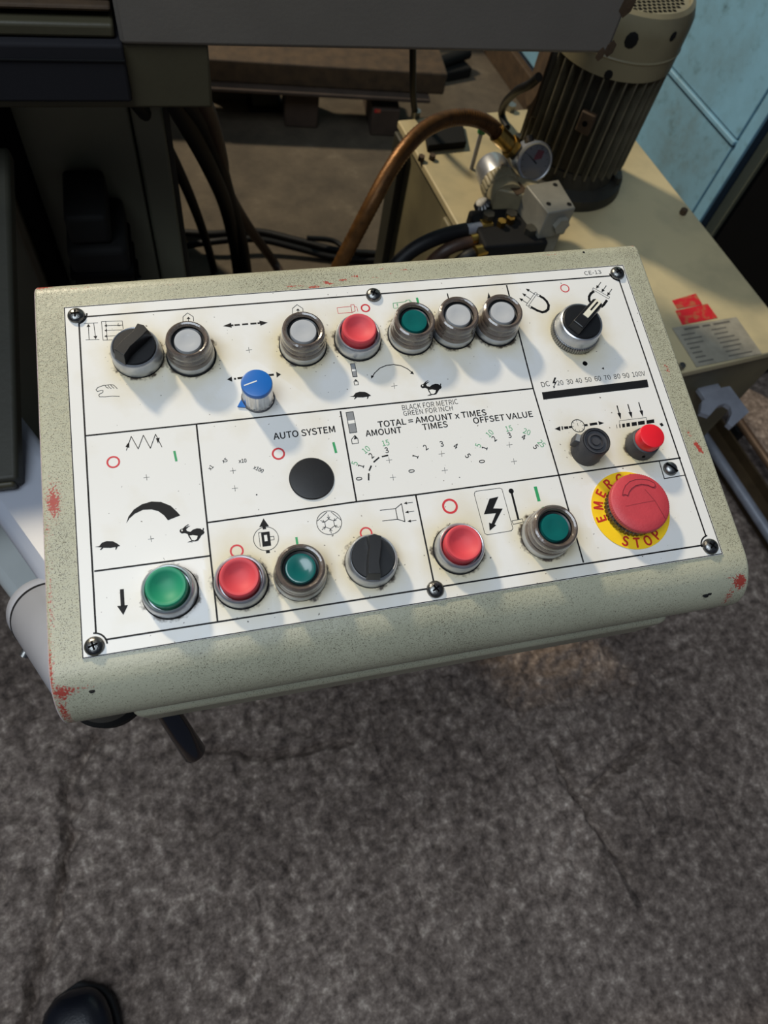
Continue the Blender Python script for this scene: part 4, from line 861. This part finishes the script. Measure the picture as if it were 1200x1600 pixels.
# dial gauge symbol
q2 = lambda p: (860 + p[0] / 6.316, 640 + p[1] / 6.316)
k = Ink(); k.poly([q2(p) for p in ((42, 190), (95, 165), (99, 212))]); k.line([q2((115, 168)), q2((119, 196))], .9); k.line([q2((142, 180)), q2((170, 177))], 1.8); k.line([q2((187, 174)), q2((210, 170))], 1.4)
k.line([q2((340, 155)), q2((362, 152))], 1.4); k.line([q2((394, 147)), q2((455, 138))], 1.7); k.poly([q2(p) for p in ((530, 132), (472, 114), (480, 152))]); k.ring(q2((272, 160)), 4.3, .5)
for i in range(8):
    a = PI / 4 * i; c = P(*q2((272, 160))); k.mline(c + Vector((math.cos(a), math.sin(a))) * 3.0, c + Vector((math.cos(a), math.sin(a))) * 3.9, .2)
k.line([q2((272, 162)), q2((266, 135))], .25); k.done('dial_indicator_symbol')
k = Ink()
for a, b_ in (((964, 634), (970, 655.5)), ((981, 632), (987.5, 654)), ((998, 629), (1004.5, 651.5))): k.arrow(a, b_, .75, 4.6, 2.5)
k.line([q2(p) for p in ((682, 142), (680, 110), (945, 78), (950, 100))], .25)
for x0, x1 in ((650, 655), (678, 688), (706, 733), (748, 782), (800, 850), (862, 928), (946, 1022)): y0 = 168 - (x0 - 650) * .145; y1 = 168 - (x1 - 650) * .145; k.poly([q2((x0, y0 - 19)), q2((x1, y1 - 19)), q2((x1 + 4, y1 + 17)), q2((x0 + 4, y0 + 17))])
k.poly([q2(p) for p in ((1075, 140), (1100, 130), (1118, 155), (1095, 168))]); k.done('pulse_symbol')
# pump motor symbol
k = Ink(); k.ring((415.7, 841.7), 6.9, .32); k.poly([q4(p) for p in ((1095, 491), (1115, 450), (1141, 487), (1125, 488), (1128, 500), (1112, 502), (1110, 489))]); k.poly([q4(p) for p in ((1126, 599), (1143, 597), (1146, 612), (1128, 614))])
k.poly([q4(p) for p in ((1103, 516), (1143, 511), (1151, 578), (1111, 583))]); k.line([q4(p) for p in ((1092, 517), (1100, 582))], .3); k.line([q4(p) for p in ((1092, 517), (1103, 516))], .3); k.line([q4(p) for p in ((1147, 536), (1163, 534), (1165, 550), (1149, 552))], .3); k.done('pump_symbol')
Ink().poly([q4(p) for p in ((1117, 529), (1131, 527), (1135, 556), (1121, 558))], ZI + .03).done('pump_symbol_gap', 'white_ink')
# cooling symbol
q5 = lambda p: (420 + p[0] / 3, 660 + p[1] / 3)
k = Ink(); k.ring(q5((283, 470)), 7.1, .35); cc_ = P(*q5((285, 476)))
for i in range(6):
    a0, a1 = PI / 3 * i + PI / 6, PI / 3 * (i + 1) + PI / 6; k.mline(cc_ + Vector((math.cos(a0), math.sin(a0))) * 3.0, cc_ + Vector((math.cos(a1), math.sin(a1))) * 3.0, .35)
    d_ = Vector((math.cos(a0), math.sin(a0))); k.mline(cc_ + d_ * 5.6, cc_ + d_ * 3.0, .3); n_ = Vector((-d_.y, d_.x)); k.mline(cc_ + d_ * 3.1, cc_ + d_ * 4.3 + n_ * .8, .3); k.mline(cc_ + d_ * 3.1, cc_ + d_ * 4.3 - n_ * .8, .3)
k.line([q5(p) for p in ((228, 462), (272, 420))], .35); k.line([q5(p) for p in ((292, 420), (338, 458))], .35); k.done('cooling_symbol')
# lamp symbol
k = Ink(); k.line([q5(p) for p in ((522, 412), (594, 404))], .4); k.line([q5(p) for p in ((533, 462), (603, 454))], .4); k.line([q5(p) for p in ((594, 404), (622, 381), (638, 465), (603, 454))], .45, close=True)
for a, b_ in (((674, 375), (632, 380)), ((681, 416), (639, 422)), ((691, 459), (650, 464))): k.arrow(q5(a), q5(b_), .35, 2.0, 1.8)
k.done('suction_symbol')
# high voltage and lever
k = Ink(); k.line([q5(p) for p in ((975, 322), (1082, 308), (1093, 313), (1144, 497), (1137, 508), (1024, 527), (1012, 521), (963, 337), (966, 326))], .32, close=True)
k.poly([q5(p) for p in ((1034, 358), (1076, 348), (1052, 403), (1096, 404), (1058, 478), (1066, 482), (1035, 508), (1032, 470), (1044, 474), (1064, 426), (1008, 431))])
k.done('voltage_symbol')
k = Ink(); k.disc(q5((1136, 322)), 1.6); k.line([q5((1137, 325)), q5((1169, 452))], 1.3); k.line([q5(p) for p in ((1139, 462), (1188, 452), (1192, 467), (1146, 478))], .35, close=True); k.done('lever_symbol')
k = Ink(); k.line([(190.5, 922), (191.7, 946)], 2.0); k.poly([(183, 947), (200, 945.3), (192.7, 961)]); k.done('down_arrow')

# ---- hardware on the plate
def on(name, xy, ang=0, kr=1.0, kz=1.0): return Matrix.Translation((xy[0] * mm, xy[1] * mm, 0.0)) @ Matrix.Rotation(math.radians(ang), 4, 'Z') @ Matrix.Diagonal((kr, kr, kz, 1))
def L(prof, n=56, **kw): return lathe(new(), prof, n, scale=mm, **kw)
def ring_gasket(parent): obj('gasket', L([(14.0, 0.06), (15.4, 0.06), (15.4, .5), (14.0, .6)]), 'soot', parent)
BEZ = [(14.6, 0.05), (14.8, .6), (14.7, 3.0), (14.2, 6.4), (13.6, 7.6), (12.9, 8.0), (12.2, 7.8), (11.9, 7.0), (11.9, 2.5), (0, 2.5)]
BEZ_ME = None
def copy_part(o, parent):
    c = o.copy(); C.objects.link(c); c.parent = parent; return c
def push(key, capm, label):
    b_ = obj('push_button', L(BEZ), 'chrome', cp, label=label, M=on('', CT[key], 0, .97, 1.2)); ring_gasket(b_)
    cap = [(0, 2.6), (11.0, 2.6), (11.1, 10.2), (10.9, 11.4), (10.2, 12.1), (9.4, 12.1), (8.2, 11.5), (6, 10.2), (3, 9.4), (0, 9.2)]
    obj('cap', L(cap), capm, b_)
    return b_
push('red1', 'red_cap', 'red push button in the top row, between white and green lamps'); push('green1', 'green_cap', 'bright green push button at the bottom left')
push('red2', 'red_cap', 'red push button in the bottom row next to the bright green one'); push('red3', 'red_cap', 'red push button right of the bottom selector switch')
def lamp(key, lensm, label, big=1.0):
    s = big
    b_ = obj('lamp_button', L([(14.4 * s, 0.05), (14.8 * s, .6), (14.7 * s, 3.2), (14.2 * s, 4.2), (0, 4.2)]), 'chrome', cp, label=label, M=on('', CT[key], 0, .96, 1.3)); ring_gasket(b_)
    obj('rubber_boot', L([(14.3 * s, 3.9), (14.5 * s, 5.0), (14.2 * s, 6.0), (13.7 * s, 6.6), (13.9 * s, 7.4), (13.5 * s, 8.6), (13.2 * s, 9.4), (13.6 * s, 10.4), (13.6 * s, 12.4), (13.0 * s, 13.6), (11.9 * s, 14.1), (10.8 * s, 13.8), (10.0 * s, 12.6)]), 'boot', b_)
    obj('inner_ring', L([(10.1 * s, 12.8), (9.9 * s, 11.4), (8.7 * s, 11.0), (8.6 * s, 5), (0, 5)]), 'black_plastic', b_)
    obj('lens', L([(8.5 * s, 9.0), (8.5 * s, 11.8), (8.0 * s, 12.6), (7.0 * s, 12.7), (4, 12.2), (0, 12.0)]), lensm, b_)
lamp('lampw1', 'lens_white', 'white lamp button right of the top left selector switch', .98); lamp('lampw2', 'lens_white', 'white lamp button left of the top red push button')
lamp('lampg1', 'lens_green', 'dark green lamp button in the top row'); lamp('lampw3', 'lens_white', 'white lamp button right of the top dark green lamp'); lamp('lampw4', 'lens_white', 'white lamp button, rightmost of the top row')
lamp('lampg2', 'lens_green', 'dark green lamp button in the bottom row between red button and selector', 1.03); lamp('lampg3', 'lens_green', 'dark green lamp button beside the emergency stop', 1.04)
def lever_bm(Lr, wd, z0, z1):
    bm = new(); out = [(-Lr, -wd * .55), (-Lr * .4, -wd * .42), (0, -wd * .5), (Lr * .4, -wd * .58), (Lr * .9, -wd * .6), (Lr, 0), (Lr * .9, wd * .6), (Lr * .4, wd * .42), (0, wd * .5), (-Lr * .4, wd * .58), (-Lr, wd * .55)]
    prism(bm, [(x * mm, y * mm) for x, y in out], z0 * mm, z1 * mm, 0.86); return bm
def selector(key, ang, label):
    b_ = obj('selector_switch', L([(14.9, 0.05), (15.2, .6), (15.0, 3.5), (14.4, 7.4), (13.8, 8.6), (13.2, 9.0), (12.8, 8.8), (12.6, 8.2), (0, 8.2)]), 'chrome', cp, label=label, M=on('', CT[key], 0, .97, 1.22)); ring_gasket(b_)
    obj('disc', L([(12.5, 8.0), (12.5, 8.9), (12.0, 9.3), (0, 9.3)]), 'black_plastic', b_)
    obj('lever', lever_bm(13.2, 7.2, 9.0, 15.5), 'black_plastic', b_, bevel=0.0008, M=Matrix.Rotation(math.radians(ang), 4, 'Z'))
a1 = P(185, 567, 12); a2 = P(232, 515, 12); selector('sel1', math.degrees(math.atan2(a2.y - a1.y, a2.x - a1.x)), 'black lever selector switch at the top left, lever tilted right')
a1 = P(583, 905, 12); a2 = P(583, 840, 12); selector('sel3', math.degrees(math.atan2(a2.y - a1.y, a2.x - a1.x)), 'black lever selector switch in the bottom row, lever upright')
# large selector with white insert
b_ = obj('selector_switch', L([(15.6, 4.0), (15.2, 4.4), (14.9, 8.0), (14.6, 9.8), (14.0, 11.0), (13.2, 11.4), (12.8, 11.0), (12.6, 10.4), (0, 10.4)]), 'chrome', cp, label='selector switch with white insert and knurled ring near the magnet symbols', M=on('', CT['sel2'], 0, 1, 1.18))
obj('knurled_ring', L([(16.2, 0.05), (16.4, .5), (16.4, 3.6), (15.9, 4.2), (15.0, 4.3)], n=180, flute=0.035, flutes=60), 'dull_chrome', b_)
obj('disc', L([(12.6, 10.2), (12.6, 11.4), (12.0, 11.9), (0, 11.9)]), 'black_plastic', b_)
a1 = P(896, 522, 13); a2 = P(932, 480, 15); aa = math.degrees(math.atan2(a2.y - a1.y, a2.x - a1.x)); RM = Matrix.Rotation(math.radians(aa), 4, 'Z')
lv = obj('lever', prism(new(), [(x * mm, y * mm) for x, y in ((-11, -4.4), (14.5, -3.9), (16, -2.6), (16, 2.6), (14.5, 3.9), (-11, 4.4))], 11.5 * mm, 17.5 * mm, 0.92), 'black_plastic', b_, bevel=0.0008, M=RM)
ins = obj('white_insert', box(new(), (-1.5 * mm, -2.0 * mm, 17.3 * mm), (14.6 * mm, 2.0 * mm, 17.9 * mm)), 'white_line', b_, M=RM)
obj('insert_slot', box(new(), (4.5 * mm, -.55 * mm, 17.8 * mm), (13.2 * mm, .55 * mm, 18.0 * mm)), 'black_ink', b_, M=RM)
# blue knob
b_ = obj('rotary_knob', L([(0, .3), (9.3, .3), (9.3, 1.0), (9.0, 1.4), (8.9, 14.0), (0, 14.0)], n=144, flute=0.03, flutes=18), 'aluminium', cp, label='blue capped aluminium rotary knob', M=on('', CT['blue'], 0, 1, 1.09))
obj('blue_cap', L([(0, 13.8), (8.8, 13.8), (9.0, 14.6), (9.0, 16.2), (8.6, 16.9), (7.8, 17.1), (0, 17.1)]), 'blue_cap', b_)
a1 = P(382, 604.5, 17); cxy = CT['blue']; a2 = P(401, 597.5, 17)
k = Ink(); k.mline((a1.x - cxy[0], a1.y - cxy[1]), (a2.x - cxy[0], a2.y - cxy[1]), .75, 17.2); obj('pointer_line', k.bm, 'white_ink', b_, smooth=False)
pc = [P(*p, .6) - Vector(cxy) for p in ((371, 636), (377, 625), (384, 637))]
obj('pointer_tab', prism(new(), [p * mm for p in pc], .3 * mm, 1.1 * mm), 'blue_cap', b_); obj('skirt', L([(9.2, .1), (9.9, .1), (9.9, .7), (9.2, .9)]), 'grey_plastic', b_)
# black fuse cap, slightly leaning
def lean(ax, ay): return Matrix.Rotation(ax, 4, 'X') @ Matrix.Rotation(ay, 4, 'Y')
b_ = obj('fuse_holder', L([(0, 0), (9.8, 0), (9.9, .8), (9.4, 4), (9.1, 12.6), (8.7, 13.4), (7.4, 13.5), (7.2, 12.2), (5.4, 12.0), (5.2, 13.1), (4.1, 13.2), (3.9, 12.0), (2.6, 12.0), (2.4, 13.0), (0, 12.9)]), 'grey_plastic', cp, label='black round fuse holder cap with concentric rings', M=on('', CT['fuse'], 0, 1, 1.2))
obj('side_tab', box(new(), (-2.8 * mm, 8.0 * mm, 4 * mm), (2.8 * mm, 12.2 * mm, 10.5 * mm)), 'grey_plastic', b_, bevel=0.0006, M=Matrix.Rotation(math.radians(62), 4, 'Z'))
obj('tab_label', box(new(), (-2.2 * mm, 8.5 * mm, 10.4 * mm), (2.2 * mm, 11.6 * mm, 10.7 * mm)), 'grey_ink', b_, M=Matrix.Rotation(math.radians(62), 4, 'Z'))
obj('top_ring', L([(8.0, 13.45), (8.3, 13.75), (8.6, 13.4)]), 'black_plastic', b_)
b_ = obj('push_button', L([(0, 0), (10.2, 0), (10.3, .8), (10.0, 5), (9.4, 7.5), (8.6, 8.0), (0, 8.0)]), 'grey_plastic', cp, label='small bright red button on a black collar above the emergency stop', M=on('', CT['redk'], 0, .95, 1.25))
obj('cap', L([(0, 7.5), (8.4, 7.5), (8.5, 12.4), (8.1, 13.2), (7.0, 13.5), (0, 13.6)]), 'red_bright', b_)
obj('pin_hole', L([(0, .2), (1.0, .2), (1.0, 0)], n=12, M=frame_from(Vector((-3.2, -9.5, 4.5)) * mm, (-.32, -.95, 0))), 'void', b_)
# emergency stop
sx, sy = CT['stop']
b_ = obj('emergency_stop', L([(16.8, .6), (17.2, .8), (16.6, 4.5), (15.6, 5.5), (15.2, 8.0), (0, 8.0)], n=120, flute=.04, flutes=40), 'dark_steel', cp, label='large red mushroom emergency stop on a yellow disc', M=on('', CT['stop']))
yd = obj('yellow_disc', L([(25.0, 0.05), (25.0, .5), (0, .55)], 72), 'yellow', b_, label='yellow disc with red lettering EMERG and STOP')
hx, hy = P(1002, 784, 13.5) - Vector((sx, sy)); HM = Matrix.Translation((hx * mm, hy * mm, 0))
hd_ = obj('mushroom_head', L([(0, 5.5), (15.0, 5.5), (17.6, 8.4), (18.4, 9.0), (18.6, 9.4), (18.6, 11.6), (18.3, 12.4), (17.4, 13.0), (12, 13.3), (0, 13.5)], n=180, flute=.012, flutes=90), 'red_head', b_, M=HM)
q6 = lambda p: P(900 + p[0] / 7.06, 720 + p[1] / 7.06, 13.5) - Vector((sx, sy))
rel = [q6(p) for p in ((512, 380), (520, 330), (545, 275), (590, 232), (650, 210), (720, 204), (800, 214), (860, 245), (876, 270), (862, 292), (840, 290), (790, 268), (720, 258), (655, 275), (612, 308), (585, 345), (572, 385), (540, 372))]
k = Ink()
for p, q in zip(rel, rel[1:] + rel[:1]): k.mline(p, q, .42, 13.72)
obj('engraved_arrow', k.bm, mat('arrow_outline', (110, 30, 40), 0.6), b_, smooth=False)
obj('raised_arrow', prism(new(), [p * mm for p in rel], 13.2 * mm, 13.66 * mm), 'red_head', b_)
k = Ink(); k.mline(q6((545, 500)), q6((870, 437)), .22, 13.6); k.mline(q6((760, 315)), q6((870, 440)), .2, 13.6); k.mline(q6((870, 440)), q6((990, 640)), .3, 13.6); obj('scratch', k.bm, mat('scratch_brown', (132, 40, 46), 0.6), b_, smooth=False)
k = Ink()
for i, ch in enumerate('EMERGENCY'):
    a = math.radians(188 - 23.6 * i); c = Vector((math.cos(a), math.sin(a))) * 20.6; d_ = Vector((math.sin(a), -math.cos(a))); put_text(k, ch, c, d_, None, 5.9, 0.022, z=.62, centre=True)
for ch, an in zip('STOP', (243, 263, 283, 303)):
    a = math.radians(an); c = Vector((math.cos(a), math.sin(a))) * 20.9; d_ = Vector((-math.sin(a), math.cos(a))); put_text(k, ch, c, d_, None, 5.9, 0.022, z=.62, centre=True)
obj('red_lettering', k.bm, mat('brick_red_ink', (186, 40, 24), 0.5), b_, smooth=False)
# black blanking plug
b_ = obj('blanking_plug', L([(13.0, .03), (13.1, .4), (12.6, 1.0), (8, 1.3), (0, 1.4)]), 'black_plastic', cp, label='flat black round blanking plug under AUTO SYSTEM', M=on('', CT['plug']))
# screws
for i, (px, py, a, kind) in enumerate(((118, 491, 0, 'x'), (966, 425, 25, 'x'), (1112, 853, 40, 'x'), (146, 1009, 15, 'x'), (584, 459, 60, 'x'), (681, 920, 30, 'x'), (1049, 731, -48, '-'))):
    v = P(px, py, 2.0); dr = 5.0 if kind == 'x' else 4.6
    s_ = obj('screw', L([(dr, 0.1), (dr, 1.0), (dr * .9, 2.0), (dr * .65, 2.9), (dr * .3, 3.3), (0, 3.4)], 32), 'dark_steel' if kind == 'x' else 'dull_chrome', cp, M=on('', (v.x, v.y), a))
    bm = new()
    if kind == 'x':
        box(bm, (-2.4 * mm, -.5 * mm, 2.7 * mm), (2.4 * mm, .5 * mm, 3.5 * mm)); box(bm, (-.5 * mm, -2.4 * mm, 2.7 * mm), (.5 * mm, 2.4 * mm, 3.5 * mm))
    else: box(bm, (-4.2 * mm, -.55 * mm, 2.2 * mm), (4.2 * mm, .55 * mm, 3.46 * mm))
    obj('recess', bm, 'void', s_, smooth=False)
